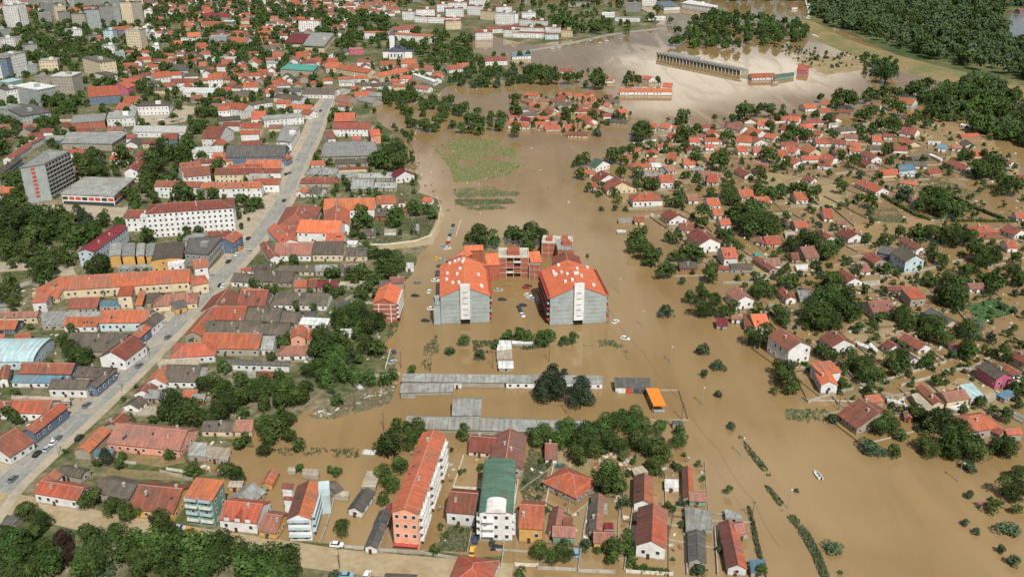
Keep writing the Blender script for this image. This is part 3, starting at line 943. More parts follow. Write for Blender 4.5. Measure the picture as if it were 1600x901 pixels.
TILES['O'] = (800, 0, 4, """
T -20 150 40 148 14 12 r w
T 45 162 130 168 9 10 r w
T 132 168 205 174 9 10 r w
T 0 208 198 214 8 10 r w
T 0 238 200 244 7 10 r w
T 205 205 285 212 8 10 r w
T 205 250 292 250 7 10 r b
T 305 232 372 236 9 12 r c
T 60 120 150 118 9 12 s w
T 560 110 640 112 6 12 w w
T 350 45 490 42 7 12 k d
T 710 80 800 82 14 14 e e
T 810 40 890 44 16 14 s w
T 640 135 800 140 6 10 s w
T 850 130 960 132 5 10 w w
q 900 15 1000 10 1055 40 950 45 6 B w
q 1060 20 1110 0 1290 38 1280 50 9 w w @whitehall
q 0 335 120 330 120 350 0 355 4 B w
g 300 425 385 428 340 448 3.2 r w
g 585 482 640 486 610 505 3.2 p w
g 755 460 820 475 780 490 3.2 o w
g 830 470 880 480 850 500 3.2 o w
g 672 550 1000 552 800 574 3.6 o w @redlong
g 945 515 1005 518 970 545 4.0 o w
g 1488 460 1640 456 1550 485 3.2 o w
g 825 768 905 770 860 800 2.9 o w
g 935 765 1000 775 960 805 3.2 o w
g 1005 785 1058 785 1030 808 2.4 o w
g 1105 858 1172 858 1130 888 3.2 o w
g 1202 860 1312 860 1250 884 3.2 o w
g 1395 845 1500 850 1440 890 3.2 o w
g 1370 765 1462 790 1400 810 3.2 p w
g 1485 795 1565 815 1510 840 3.2 o w
g 1535 745 1640 750 1570 788 3.2 o w
g 1460 820 1560 870 1480 880 2.7 o w
g 1155 835 1215 838 1180 858 2.4 p w
g 85 575 170 580 120 600 3.2 o c
g 170 610 250 620 200 635 2.4 p c
g 270 605 340 612 300 640 2.9 r c
g 465 595 525 598 490 625 3.0 o c
g 580 640 620 645 600 665 2.9 o c
g 660 682 720 682 690 712 3.2 o c
g 485 670 560 688 510 700 2.9 o c
g 450 720 510 745 455 755 2.9 o w
g 600 740 725 750 660 768 2.6 b d
g 350 820 480 825 410 848 2.4 r c
g 200 680 265 690 230 712 2.7 r c
g 20 760 115 765 60 792 2.9 o w
g 60 728 125 735 90 755 2.4 m c
g -20 755 30 758 0 785 2.9 o w
g 70 610 140 630 90 640 2.4 p c
g 410 655 470 650 440 670 2.4 p c
g 120 670 190 680 150 695 2.6 p c
g 300 660 360 665 330 680 2.4 c c
g 560 660 640 690 590 700 2.4 c c
""")
TILES['P'] = (1200, 0, 4, """
g 190 405 255 410 215 440 4.0 o m
g 25 500 60 495 40 508 2.4 o w
q 30 470 160 455 165 470 40 490 3 G g
g -20 455 30 460 0 480 3.2 o w
g 420 567 505 575 450 600 3.2 o w
g 350 620 410 628 370 660 3.2 o w
g 215 650 290 645 250 680 3.2 o w
g 315 675 385 675 350 708 3.2 o w
g 785 600 925 620 840 648 3.2 o b
g 135 722 205 730 160 758 3.2 o w
g 200 775 285 778 240 800 2.7 o w
g 85 775 160 780 110 815 3.2 r w
g -10 830 60 845 20 868 3.2 o w
g 290 862 370 862 320 898 3.2 o w
g 375 868 490 875 420 900 2.9 r w
g 650 845 710 848 680 885 3.2 o w
g 480 835 565 840 520 865 2.9 p w
g 550 700 605 700 580 720 2.4 o w
g 845 790 940 805 880 840 3.2 r w
g 450 680 530 690 480 705 2.4 r d
g 250 812 340 825 290 845 2.4 r w
g 620 635 710 650 660 665 2.4 p c
g 510 885 575 888 540 908 2.9 o w
g 720 835 780 838 750 858 2.4 r w
g 80 885 190 888 130 915 2.9 r w
g 140 30 178 28 160 45 4.0 r w
g 1560 55 1600 52 1580 70 4.0 r B
q 380 770 440 765 440 780 380 785 2.6 c w
q 560 775 620 770 620 790 560 790 2.4 c w
q 700 670 740 690 730 700 700 685 2.2 w w
q 1210 770 1280 785 1270 795 1200 780 2.2 w w
q 1000 880 1080 885 1080 895 1000 890 2.2 w w
q 960 770 1040 775 1040 785 960 780 2.2 c d
""")
# trees: x y radius kind, in the same tile coordinates
TREES = {}
TREES['A'] = "180 500 60 d,240 560 65 d,200 640 60 d,390 610 55 g,380 690 60 r,440 760 60 r,570 420 65 d,690 460 60 d,780 490 60 d,860 500 40 d,540 640 70 d,610 620 60 g,720 620 65 l,840 650 70 l,1010 560 75 d,1060 620 70 d,960 690 90 l,1120 700 100 l,1060 780 90 l,1250 740 110 l,1180 800 90 l,1350 700 80 d,1480 730 80 d,1560 760 80 l,860 840 80 d,1300 860 70 l,1520 860 80 l,50 830 80 d,20 720 60 d,160 760 60 d,280 700 60 d,300 790 70 d,100 860 70 d,200 860 60 d,640 860 60 g,650 160 50 c,600 200 30 d,745 205 35 l,1050 150 35 l,1210 225 50 d,1430 240 60 d,1480 270 50 d,1490 80 45 d,1530 40 40 d,400 130 20 d,490 35 14 d,20 640 60 d,120 700 60 d,880 760 70 d"
TREES['B'] = "60 20 60 d,190 20 50 d,60 115 50 d,270 85 40 d,860 60 90 d,950 50 60 d,800 80 60 d,800 250 55 d,840 310 60 l,900 220 50 l,790 420 40 d,530 590 55 d,1120 735 35 d,100 780 110 l,200 800 90 d,40 860 90 l,180 880 80 l,1290 20 40 d,460 240 25 l,510 250 30 l,270 230 30 l,490 885 40 g,1150 590 20 d"
TREES['C'] = "150 20 60 d,230 30 60 d,330 40 70 l,430 60 80 d,520 100 60 d,400 150 60 d,480 30 60 l,620 50 70 d,680 90 60 d,780 40 70 d,830 90 60 d,900 60 60 d,930 150 60 d,900 210 60 d,960 130 40 d,1030 50 50 l,600 280 90 d,560 330 70 d,680 330 50 d,610 230 60 d,705 430 40 g,970 465 25 d,1190 290 22 l,1050 430 30 g,1050 560 20 g,170 740 60 d,250 760 50 d,330 740 65 d,460 700 40 g,640 720 65 d,630 790 45 d,740 700 28 l,745 760 35 d,740 800 30 d,825 745 30 d,60 880 40 d,1170 850 45 g,1560 870 40 d,1480 830 20 l,825 850 25 l,1350 370 28 l,1010 200 25 g"
TREES['D'] = "640 60 70 g,690 90 50 g,780 120 45 d,960 60 50 d,1030 110 55 d,1130 40 80 d,1240 60 90 d,1300 120 80 d,1150 130 50 d,1260 200 45 g,1430 80 60 d,1520 110 60 d,1480 60 50 d,1560 260 60 d,1470 340 60 d,1560 370 70 d,1410 470 45 d,1510 570 70 g,1550 480 35 d,1390 415 18 d,1260 385 30 g,1230 555 25 g,1300 610 28 g,1450 725 30 g,1530 790 40 g,410 695 55 g,450 870 15 d,180 360 18 g,830 20 40 d"
TREES['E'] = "420 370 50 d,470 400 60 d,540 420 60 d,400 330 40 d,50 800 45 d,100 820 40 d,440 20 30 d,570 20 30 d,650 20 30 d,30 40 60 d,80 90 40 d,1060 720 80 d,1150 760 90 d,1200 820 60 d,1030 780 50 d,1270 600 50 d,1340 600 60 d,1400 640 60 d,1370 700 60 d,1430 730 60 d,1500 690 60 d,1400 500 40 l,1510 580 45 d,1590 600 40 l,810 820 35 d,950 830 30 d,775 690 20 d,920 380 14 d,850 615 14 d,440 260 30 d,500 450 40 d,1580 180 25 d"
TREES['F'] = "160 90 30 l,250 110 30 d,360 130 25 l,490 40 30 d,690 45 30 d,520 190 60 d,600 180 60 d,660 170 60 d,740 200 60 d,700 240 50 d,550 210 45 d,420 290 60 d,390 330 50 d,470 320 50 l,360 400 50 d,430 390 70 l,510 390 50 l,470 450 60 l,400 500 60 d,340 520 50 d,500 530 60 l,430 560 60 l,620 560 50 l,560 550 45 l,700 570 50 l,800 570 45 l,860 550 35 l,680 350 60 d,740 390 45 d,770 380 35 l,610 430 45 c,60 590 50 d,120 620 50 d,40 650 60 d,50 710 50 d,200 630 70 d,250 680 60 d,150 710 60 d,300 620 50 d,310 680 40 d,160 770 30 d,60 850 60 d,130 850 70 d,190 820 50 d,120 890 70 d,510 700 40 l,470 640 25 g,160 340 40 d,110 430 25 d,300 510 20 l,1300 330 35 l,1215 380 35 g,980 515 30 l,1010 870 60 d,880 870 45 d,940 880 40 d,1300 880 35 d,1500 350 30 l,1560 310 30 l,1400 400 40 g,1580 300 30 l"
TREES['G'] = "50 300 40 l,100 310 40 l,180 330 45 l,230 300 45 l,210 340 35 l,330 330 35 l,390 325 35 l,250 590 85 c,180 640 70 c,300 640 75 c,330 530 35 c,430 620 80 c,460 680 60 c,400 680 60 c,200 890 60 l,350 880 60 l,460 890 70 d,560 860 60 l,640 840 70 l,770 800 60 d,820 850 60 d,740 870 60 l,930 880 45 l,1050 895 40 l,690 800 40 l,960 140 45 g,1200 380 40 g,1290 470 40 g,1195 530 25 g,1290 655 30 g,1370 855 28 g,1110 60 40 d,1170 120 60 d,1240 110 60 d,1180 30 50 d,1320 150 40 d,1380 130 45 d,1530 130 45 d,1550 30 50 d,1490 300 55 d,1550 320 60 d,1590 270 50 d"
TREES['H'] = "20 30 40 d,100 170 55 d,60 150 40 d,330 60 60 d,280 120 70 d,400 60 80 l,340 170 80 d,450 130 80 d,540 120 70 d,420 200 60 d,500 40 60 d,350 230 50 d,240 190 50 d,650 210 30 d,700 190 40 d,800 160 50 d,860 150 50 d,900 200 60 d,960 210 60 d,1030 240 60 d,1080 300 60 d,1000 280 50 d,1140 40 80 d,1080 40 50 d,1220 40 50 d,1170 80 50 d,1400 10 40 d,1300 200 55 g,1240 250 55 d,1190 270 50 d,1280 270 50 g,1390 310 40 c,1240 380 60 d,1270 420 45 l,1150 410 35 g,1480 410 50 d,330 400 40 d,400 420 50 d,510 400 35 d,530 460 60 d,620 480 70 d,650 540 60 d,600 560 45 d,700 540 45 d,770 450 50 d,830 440 60 d,850 490 45 d,800 520 40 d,1000 470 40 d,960 480 30 d,60 500 50 d,130 510 60 d,130 590 60 d,80 540 50 d,150 630 45 d,40 645 25 d,460 600 35 d,640 640 40 d,560 760 50 d,620 790 45 d,750 820 60 d,720 870 60 d,790 860 50 d,1060 580 40 d,1110 590 25 d,900 600 25 d,930 770 55 d,960 800 50 d,1100 850 80 d,1180 880 60 d,1010 880 50 d,1220 760 30 d,1330 710 40 d,1490 800 45 d,1560 610 50 d,1590 670 40 d,400 810 40 g"
TREES['I'] = "50 450 70 d,120 480 80 d,60 540 80 d,180 450 70 d,230 470 70 l,260 530 80 d,200 580 80 d,330 500 60 d,80 600 70 d,40 660 60 d,130 680 60 d,380 450 50 d,430 480 60 d,400 540 60 d,520 460 50 c,560 500 60 c,480 550 60 d,590 560 60 l,520 590 50 l,640 490 40 d,430 620 50 d,430 680 50 d,420 730 45 d,260 750 60 d,220 800 60 d,320 780 50 d,300 840 50 d,60 880 50 d,620 760 60 d,670 770 45 d,560 780 40 d,920 580 45 d,540 130 60 d,580 80 60 d,620 150 60 d,520 180 50 d,600 180 60 d,830 310 45 d,840 350 40 d,960 120 60 d,1010 150 60 d,940 190 60 d,910 240 50 d,930 300 40 d,980 60 60 d,1050 60 50 d,1110 50 60 d,1170 30 50 d,1130 310 50 d,1180 330 45 d,1330 310 40 d,1370 130 40 d,1520 370 40 d,1560 400 30 d,50 230 50 d,100 250 50 d,30 370 60 d,70 390 50 d,110 330 40 d,760 90 50 d,10 30 50 d"
TREES['J'] = "830 60 60 d,880 40 60 d,870 120 60 d,790 110 50 l,740 100 40 l,910 90 40 d,380 90 25 l,800 205 22 d,435 400 35 d,440 360 30 d,580 270 25 c,505 280 25 d,650 450 50 d,640 490 50 d,690 480 40 d,870 470 50 l,900 450 35 l,980 400 40 l,1010 420 40 l,1070 410 35 l,1100 440 35 l,630 560 15 c,690 560 15 c,760 560 15 c,905 550 18 c,975 550 14 c,740 690 40 d,820 710 60 d,880 740 60 d,850 790 60 d,790 760 50 d,230 725 35 d,500 810 40 d,580 820 45 d,660 810 50 d,730 840 45 d,620 870 30 d,450 810 30 d,1390 580 65 d,1340 600 40 d,1480 600 50 l,1420 620 40 d,1590 570 40 d"
TREES['K'] = "20 580 50 d,130 560 60 d,180 580 55 d,100 600 50 d,100 640 40 d,460 95 40 d,420 110 30 d,390 130 20 d,630 70 45 d,640 90 40 d,690 45 25 l,740 35 30 l,800 20 30 l,860 10 30 l,430 190 35 d,700 110 30 d,680 190 35 d,870 75 20 d,790 180 40 d,820 130 25 d,840 250 35 d,890 260 35 d,780 270 30 d,560 260 25 d,640 310 30 d,660 350 25 d,480 280 25 d,540 315 20 d,560 400 18 g,710 405 18 d,640 400 20 g,1040 330 40 d,1060 360 35 d,1030 370 35 d,1030 260 25 d,1040 50 25 d,1160 210 35 d,1080 200 25 d,1170 270 20 d,1150 90 50 d,1310 80 40 d,1290 130 50 d,1270 110 40 d,1350 210 30 d,1250 310 35 d,1340 290 60 d,1360 330 55 d,1390 350 40 d,1540 290 40 d,1550 200 45 d,1580 70 40 d,1080 20 30 d,960 35 25 d,1030 590 40 d,980 590 30 d,830 540 22 d,780 590 50 d,760 640 45 d,810 630 50 d,850 680 55 d,880 720 50 d,850 740 30 d,920 670 25 g,1130 680 50 d,1080 690 50 d,1170 700 45 d,1020 700 40 d,960 800 50 d,1000 770 35 g,930 780 30 d,1250 770 45 d,1240 820 50 d,1130 800 18 d,1065 850 25 g,1430 430 70 d,1500 440 80 l,1540 480 70 d,1470 500 60 d,1500 540 50 d,1380 470 40 d,1350 440 30 d,1590 520 60 d,1200 450 50 d,1190 500 40 d,1160 500 25 d,1310 570 30 d,1350 600 25 d,1400 640 20 d,1290 550 20 d,1180 885 25 l,1570 890 40 l,1530 830 35 g,470 695 12 g"
TREES['L'] = "20 80 40 d,110 130 35 d,50 150 30 l,210 160 25 d,340 130 25 d,380 190 22 d,460 90 35 d,540 120 40 d,740 50 35 d,780 100 30 d,760 40 25 d,970 100 30 d,1100 140 22 d,1310 150 60 d,1370 140 60 d,1400 110 50 d,1430 150 60 d,1340 180 50 d,1400 180 40 d,1220 70 35 d,1270 80 30 d,1460 240 50 d,1510 270 55 d,1560 280 50 d,1540 150 25 d,850 20 18 d,1350 70 30 d,1000 310 50 d,1060 320 60 d,1100 370 60 l,1040 390 55 d,1000 370 50 d,950 390 40 d,1140 400 50 l,1100 430 40 d,1210 400 45 d,1190 440 35 d,860 300 45 g,830 330 30 g,460 280 40 d,440 235 20 d,565 350 30 d,640 370 40 d,570 190 30 g,20 320 50 d,80 300 45 d,150 280 35 d,220 290 40 d,270 320 45 d,110 460 30 d,20 500 60 d,50 530 40 d,150 620 60 d,230 590 60 d,300 620 60 d,350 660 60 d,400 650 50 d,440 640 40 d,370 700 40 d,620 590 35 d,730 600 45 d,770 610 30 d,820 560 40 d,900 570 45 d,950 580 50 d,1000 560 55 d,1050 560 55 d,1120 570 60 d,1180 580 60 d,1230 590 55 d,1160 540 40 d,1280 580 40 d,1400 610 20 d,1020 670 35 d,1040 700 30 d,1070 720 40 d,1110 720 25 d,1290 670 50 d,1330 700 60 d,1390 690 60 d,1310 750 60 d,1420 700 40 d,1240 790 40 d,470 720 20 d,510 730 25 d,740 790 35 l,800 800 25 d,940 780 20 d,90 800 30 d,120 780 30 d,150 860 50 d,90 870 40 d,310 790 30 c,270 870 18 d,390 760 20 c,380 860 50 d,430 850 60 d,560 790 30 d,1000 840 40 d,1050 870 40 d,1130 850 55 d,1170 880 50 d,1210 850 40 d,1320 840 40 d,1400 860 50 d,1450 880 50 d,1530 830 60 d,1570 850 50 d,1550 720 40 d,1370 840 30 d"
TREES['O'] = "20 630 30 d,30 700 40 d,20 820 40 d,340 730 38 d,330 710 30 d,390 685 26 d,195 765 18 d,250 755 22 d,120 780 20 d,300 780 18 d,505 715 30 d,560 715 16 d,450 790 15 d,530 820 30 g,740 710 14 d,540 620 12 g,640 630 14 g,650 720 30 g,820 820 60 d,780 810 40 d,850 830 40 d,1060 750 45 d,1030 770 35 d,1090 840 50 d,1050 850 40 d,975 750 14 d,1160 820 30 d,1265 728 16 g,1450 710 50 d,1550 700 35 d,1370 750 25 d,1500 700 30 d,1350 860 45 d,1260 800 18 d,1510 860 30 d,130 450 35 d,210 450 40 d,190 490 40 d,110 440 25 d,340 490 40 d,420 490 30 d,530 510 50 d,540 480 40 d,560 530 30 d,720 510 30 d,780 510 35 d,730 480 25 d,760 460 12 c,910 505 22 d,460 535 22 l,290 500 30 d,720 190 22 d,720 150 20 d,560 190 24 l,500 180 28 l,440 180 28 l,610 190 18 d,630 190 15 d,180 105 28 l,390 170 40 l,330 150 40 l,270 140 35 l,50 345 24 d,100 340 18 d,390 210 20 l,990 130 20 l,870 110 30 d,900 65 25 d"
TREES['P'] = "450 600 45 d,490 620 50 d,430 640 40 d,520 640 45 d,330 620 25 d,640 590 40 d,660 610 40 d,600 620 30 d,730 590 40 l,780 580 30 d,820 580 30 d,870 580 30 d,790 660 35 l,830 690 40 l,740 650 30 l,640 700 45 d,610 730 40 d,560 730 25 d,720 705 25 l,780 770 40 d,800 800 40 d,740 780 30 d,700 790 45 d,650 800 30 d,890 760 40 d,930 740 45 d,970 720 20 d,570 820 35 d,540 800 25 d,590 850 30 d,90 720 30 d,60 750 25 d,15 700 40 d,10 780 30 d,150 830 45 l,200 830 40 l,120 860 35 l,250 860 40 l,400 845 35 d,380 740 40 g,300 715 25 d,220 745 22 d,20 800 30 d,990 780 25 d,1080 740 25 d,1000 530 40 d,950 560 50 d,910 570 40 d,740 460 60 l,680 440 35 g,700 400 30 g,660 360 20 l,780 440 40 d,310 360 18 g,400 410 14 g,1500 580 40 g,1530 600 25 g"
import numpy as np
rng = np.random.default_rng(5)
# ------------------------------------------------------------------ setting: flood water, land, roads
def G(o, pts, t=None): return [(o[0]+x/o[2], o[1]+y/o[2]) for x, y in pts]
def watermat():
    m = bpy.data.materials.new('muddy_flood_water'); m.use_nodes = True; t = m.node_tree; L = t.links; b = t.nodes['Principled BSDF']
    b.inputs['Roughness'].default_value = .10; b.inputs['IOR'].default_value = 1.35
    g = N(t, 'ShaderNodeNewGeometry'); n1 = N(t, 'ShaderNodeTexNoise'); n1.inputs['Scale'].default_value = .012; n1.inputs['Detail'].default_value = 6; n1.inputs['Distortion'].default_value = 1.2
    L.new(g.outputs['Position'], n1.inputs['Vector']); mr = N(t, 'ShaderNodeMapRange'); mr.inputs[1].default_value = .35; mr.inputs[2].default_value = .68; L.new(n1.outputs[0], mr.inputs[0])
    mx = N(t, 'ShaderNodeMixRGB'); L.new(mr.outputs[0], mx.inputs[0]); mx.inputs[1].default_value = (.248, .163, .070, 1); mx.inputs[2].default_value = (.290, .199, .095, 1)
    L.new(mx.outputs[0], b.inputs['Base Color'])
    mp = N(t, 'ShaderNodeMapping'); mp.inputs['Rotation'].default_value = (0, 0, R(28)); mp.inputs['Scale'].default_value = (.05, .010, 1); L.new(g.outputs['Position'], mp.inputs[0])
    n5 = N(t, 'ShaderNodeTexNoise'); n5.inputs['Scale'].default_value = 1; n5.inputs['Detail'].default_value = 7; n5.inputs['Distortion'].default_value = 1.5; L.new(mp.outputs[0], n5.inputs['Vector'])
    r5 = N(t, 'ShaderNodeMapRange'); r5.inputs[1].default_value = .42; r5.inputs[2].default_value = .62; r5.inputs[3].default_value = .03; r5.inputs[4].default_value = .11; L.new(n5.outputs[0], r5.inputs[0]); L.new(r5.outputs[0], b.inputs['Roughness'])
    x5 = N(t, 'ShaderNodeMixRGB', blend_type='MULTIPLY'); v5 = N(t, 'ShaderNodeMapRange'); v5.inputs[1].default_value = .35; v5.inputs[2].default_value = .65; v5.inputs[3].default_value = .93; v5.inputs[4].default_value = 1.05; L.new(n5.outputs[0], v5.inputs[0])
    x5.inputs[0].default_value = 1; L.new(mx.outputs[0], x5.inputs[1]); L.new(v5.outputs[0], x5.inputs[2]); L.new(x5.outputs[0], b.inputs['Base Color'])
    n2 = N(t, 'ShaderNodeTexNoise'); n2.inputs['Scale'].default_value = .6; n2.inputs['Detail'].default_value = 3; L.new(g.outputs['Position'], n2.inputs['Vector'])
    bp = N(t, 'ShaderNodeBump'); bp.inputs['Strength'].default_value = .035; bp.inputs['Distance'].default_value = .05; L.new(n2.outputs[0], bp.inputs['Height']); L.new(bp.outputs[0], b.inputs['Normal'])
    return m
water_m = watermat()
v = [(-9000, -400, 0), (9000, -400, 0), (9000, 26000, 0), (-9000, 26000, 0)]
struct(obj('flood_water', mesh('flood_water', v, [(0, 1, 2, 3)], [water_m])))
def jag(px, jit=1.5, step=7, z=.12):
    P = [at(x, y) for x, y in px]; out_ = []
    for i in range(len(P)):
        a, b = P[i], P[(i+1) % len(P)]; n = max(1, min(80, int((b-a).length/step)))
        for k in range(n):
            q = a.lerp(b, k/n); out_.append((q.x+random.uniform(-jit, jit), q.y+random.uniform(-jit, jit)))
    return out_
def sheet(name, px, z, m, jit=1.5, step=7, world=None):
    P = world or jag(px, jit, step)
    ar = sum(P[i][0]*P[(i+1) % len(P)][1]-P[(i+1) % len(P)][0]*P[i][1] for i in range(len(P)))
    if ar < 0: P = P[::-1]
    n = len(P); v = [(x, y, z) for x, y in P]+[(x, y, -.3) for x, y in P]
    return struct(obj(name, mesh(name, v, [tuple(range(n))]+[(i, n+i, n+(i+1) % n, (i+1) % n) for i in range(n)], [m])))
land_m = mat('town_ground', (.085, .10, .04), rough=1, var=.4, scale=.035, col2=(.23, .195, .13), amt=1, bscale=.35, coord='World', spec=.1, lo=.44, hi=.66)
mud_m = mat('silted_mud', (.37, .30, .19), rough=.9, var=.12, scale=.08, col2=(.30, .22, .12), amt=.8, bscale=.5, coord='World', spec=.2)
wet_m = mat('wet_silt', (.24, .175, .085), rough=.6, var=.2, scale=.06, col2=(.17, .15, .07), amt=1, bscale=.5, coord='World', spec=.3)
asph = mat('dusty_asphalt', (.235, .24, .225), rough=.9, var=.16, scale=.06, col2=(.33, .305, .25), amt=1, bscale=.6, coord='World', spec=.2)
pave = mat('dusty_paving', (.40, .34, .25), rough=.95, var=.12, scale=.1, col2=(.30, .26, .2), amt=.8, bscale=.7, coord='World', spec=.1)
mat('lane_paint', (.55, .55, .52)); mat('kerb_stone', (.42, .41, .37))
grass_m = mat('park_grass', (.10, .135, .04), rough=1, var=.25, scale=.05, col2=(.17, .17, .07), amt=1, bscale=.4, coord='World', spec=.1)
levee_m = mat('levee_silt', (.26, .19, .10), rough=1, var=.12, scale=.02, col2=(.15, .165, .065), amt=1, bscale=.3, coord='World', spec=.1)
far_m = mat('far_ground', (.055, .085, .03), rough=1, var=.3, scale=.01, col2=(.16, .15, .07), amt=1, bscale=.12, coord='World', spec=.1)
LAND = [(-900, 1000), (-60, 901), (0, 905), (480, 905), (700, 905), (770, 900), (790, 872), (640, 862), (520, 850), (400, 838), (330, 800), (345, 745), (310, 735), (330, 700), (400, 700), (395, 690), (330, 680), (390, 668), (465, 690), (455, 665), (480, 640), (545, 618), (600, 600), (625, 570), (600, 545), (612, 515), (605, 480), (640, 430), (655, 400), (690, 350), (688, 315), (655, 300), (652, 275), (620, 250), (640, 235), (610, 205), (575, 175), (600, 160), (660, 158), (700, 135), (740, 128), (800, 112), (800, 98), (735, 80), (725, 62), (760, 55), (830, 70), (900, 62), (1000, 50), (1040, 30), (1000, 14), (930, 4), (740, 8), (640, 3), (540, 4), (400, -4), (0, -12), (-300, -20), (-900, 300)]
sheet('town_ground', LAND, .12, land_m, 1.6, 7)
sheet('far_bank_ground', [(480, -1), (700, 1), (900, -5), (1250, 2), (1620, -3), (2600, -40), (2600, -100), (-1500, -110), (-1500, -24), (0, -14), (300, -7)], .12, far_m, 8, 90)
sheet('woodland_ground', [(1268, -2), (1262, 30), (1330, 55), (1400, 84), (1500, 112), (1600, 140), (1720, 176), (1720, 130), (1600, 80), (1570, 60), (1560, 30), (1575, 20), (1640, 20), (1640, 0)], .14, far_m, 4, 25)
# embankment between the flooded town and the wooded river bank, built as a raised bank
def levee():
    c = [(1256, 34), (1300, 62), (1360, 84), (1420, 102), (1500, 122), (1600, 146), (1760, 184)]
    wds = [9, 12, 15, 17, 17, 17, 18]; v = []; f = []
    P = [at(*q) for q in c]; PP = []
    for i in range(len(P)-1):
        for k in range(8): PP.append((P[i].lerp(P[i+1], k/8), wds[i]+(wds[i+1]-wds[i])*k/8))
    for i, (p, w_) in enumerate(PP):
        a = PP[min(i+1, len(PP)-1)][0]-PP[max(0, i-1)][0]; n = Vector((-a.y, a.x, 0)).normalized()
        for o_, z in ((-1.9, 0), (-.35, 2.4), (.35, 2.5), (1.7, .1)): q = p+n*w_*o_*1.0; v.append((q.x, q.y, z))
        if i: b = 4*i; f += [(b-4+j, b-3+j, b+1+j, b+j) for j in range(3)]
    struct(obj('levee', mesh('levee', v, f, [levee_m])))
levee()
def strip(name, px, width, z, m, off=0, kerb=False, seg=6, zb=.1):
    P = [at(*q) for q in px]; Q = []
    for i in range(len(P)-1):                                   # Catmull-Rom centre line
        p0, p1, p2, p3 = P[max(0, i-1)], P[i], P[i+1], P[min(len(P)-1, i+2)]
        for k in range(seg):
            t = k/seg; Q.append(.5*((2*p1)+(p2-p0)*t+(2*p0-5*p1+4*p2-p3)*t*t+(3*p1-p0-3*p2+p3)*t**3))
    Q.append(P[-1]); v = []; f = []
    for i, p in enumerate(Q):
        a = Q[min(i+1, len(Q)-1)]-Q[max(0, i-1)]; n = Vector((-a.y, a.x, 0)).normalized()
        for s_ in (off-width/2, off+width/2): q = p+n*s_; v.append((q.x, q.y, z))
        for s_ in (off-width/2, off+width/2): q = p+n*s_; v.append((q.x, q.y, zb))
        if i: b = 4*i; f += [(b-4, b-3, b+1, b), (b-4, b, b+2, b-2), (b-3, b-1, b+3, b+1)]
    struct(obj(name, mesh(name, v, f, [m]))); return Q
ST = [(-60, 850), (0, 768), (58, 712), (130, 648), (200, 582), (262, 520), (322, 457), (372, 405), (420, 347), (448, 302), (470, 250), (489, 212), (503, 175), (520, 152), (548, 140)]
Q = strip('main_street', ST, 9.5, .16, asph)
strip('pavement', ST, 5.5, .28, pave, off=7.5); strip('pavement', ST, 3.4, .28, pave, off=-6.5)
strip('kerb', ST, .3, .30, M('kerb_stone'), off=4.6, zb=.15); strip('kerb', ST, .3, .30, M('kerb_stone'), off=-4.65, zb=.15)
mk = MB(); acc_ = 0
for i in range(len(Q)-1):
    d_ = Q[i+1]-Q[i]; L_ = d_.length; u_ = d_/L_; t_ = 0
    while t_ < L_-3:
        c_ = Q[i]+u_*(t_+1.5); mk.obox(c_, u_, 3, .16, .162, .168); t_ += 8
mk.build('lane_markings', [M('lane_paint')], stuff=True); bpy.data.objects['lane_markings']['kind'] = 'structure'
LS = [(-80, 780), (0, 785), (70, 797), (150, 815), (250, 832), (330, 845), (420, 858), (520, 874), (620, 884), (720, 892), (800, 898)]
strip('lower_street', LS, 10.5, .17, mud_m); 
strip('side_street', [(0, 480), (25, 450), (60, 437), (100, 420)], 5, .15, asph)
strip('upper_road', [(800, 84), (850, 76), (900, 66), (960, 54), (1040, 44)], 8, .5, asph, zb=-.2)
strip('levee_road', [(1258, -6), (1266, 20), (1262, 30)], 7, .5, mat('pale_road', (.5, .48, .4)))
strip('concrete_track', [(1268, 55), (1300, 66), (1338, 79)], 5, 1.1, mat('pale_track', (.6, .56, .44)), zb=-.2)
def flat(name, px, m, z=.18, jit=.5): sheet(name, px, z, m, jit, 9)
flat('town_square', [(364, 345), (365, 318), (400, 312), (428, 300), (418, 325), (395, 352), (375, 380)], pave)
flat('square_paving', [(30, 330), (60, 318), (150, 322), (190, 325), (215, 318), (185, 345), (150, 345), (120, 335), (80, 332)], pave)
flat('car_park', [(220, 180), (265, 178), (285, 165), (312, 168), (290, 190), (250, 197), (215, 195)], pave)
flat('school_yard', [(400, 105), (470, 110), (480, 118), (400, 121)], pave)
flat('park_lawn', [(80, 370), (115, 362), (122, 385), (95, 388)], grass_m); flat('park_path', [(0, 410), (50, 412), (90, 385), (110, 395), (118, 430), (95, 432), (70, 420), (0, 425)], pave, .17)
flat('flooded_yard', [(180, 698), (285, 705), (290, 722), (250, 730), (205, 722), (180, 712)], wet_m, .16); flat('flooded_yard', [(165, 732), (290, 740), (300, 752), (165, 745)], wet_m, .16)
flat('stadium_field', [(680, 50), (1, 1)] if False else [(320, 15), (355, 13), (352, 19), (322, 20)], mat('dry_field', (.30, .30, .12)), .2)
flat('silt_bank', [(600, 868), (700, 872), (710, 862), (640, 858)], mud_m, .1)
flat('rubble_bank', [(480, 655), (500, 635), (560, 615), (610, 602), (608, 625), (570, 640), (520, 650)], mat('rubble_ground', (.22, .19, .12), var=.4, scale=.2, bscale=.8, coord='World', col2=(.12, .13, .07), amt=1), .14, 2)
flat('causeway', [(540, 395), (600, 385), (668, 372), (684, 340), (690, 320), (694, 345), (676, 382), (600, 392), (545, 400)], mud_m, .16, .6)
flat('yard_silt', [(1130, 380), (1150, 378), (1150, 384)], mud_m, .03)
for q in ([(1205, 455), (1260, 470), (1300, 500), (1240, 500)], [(1310, 600), (1370, 580), (1400, 600), (1330, 625)]): flat('garden_silt_no_reflection', q, wet_m, .02, 1.5)
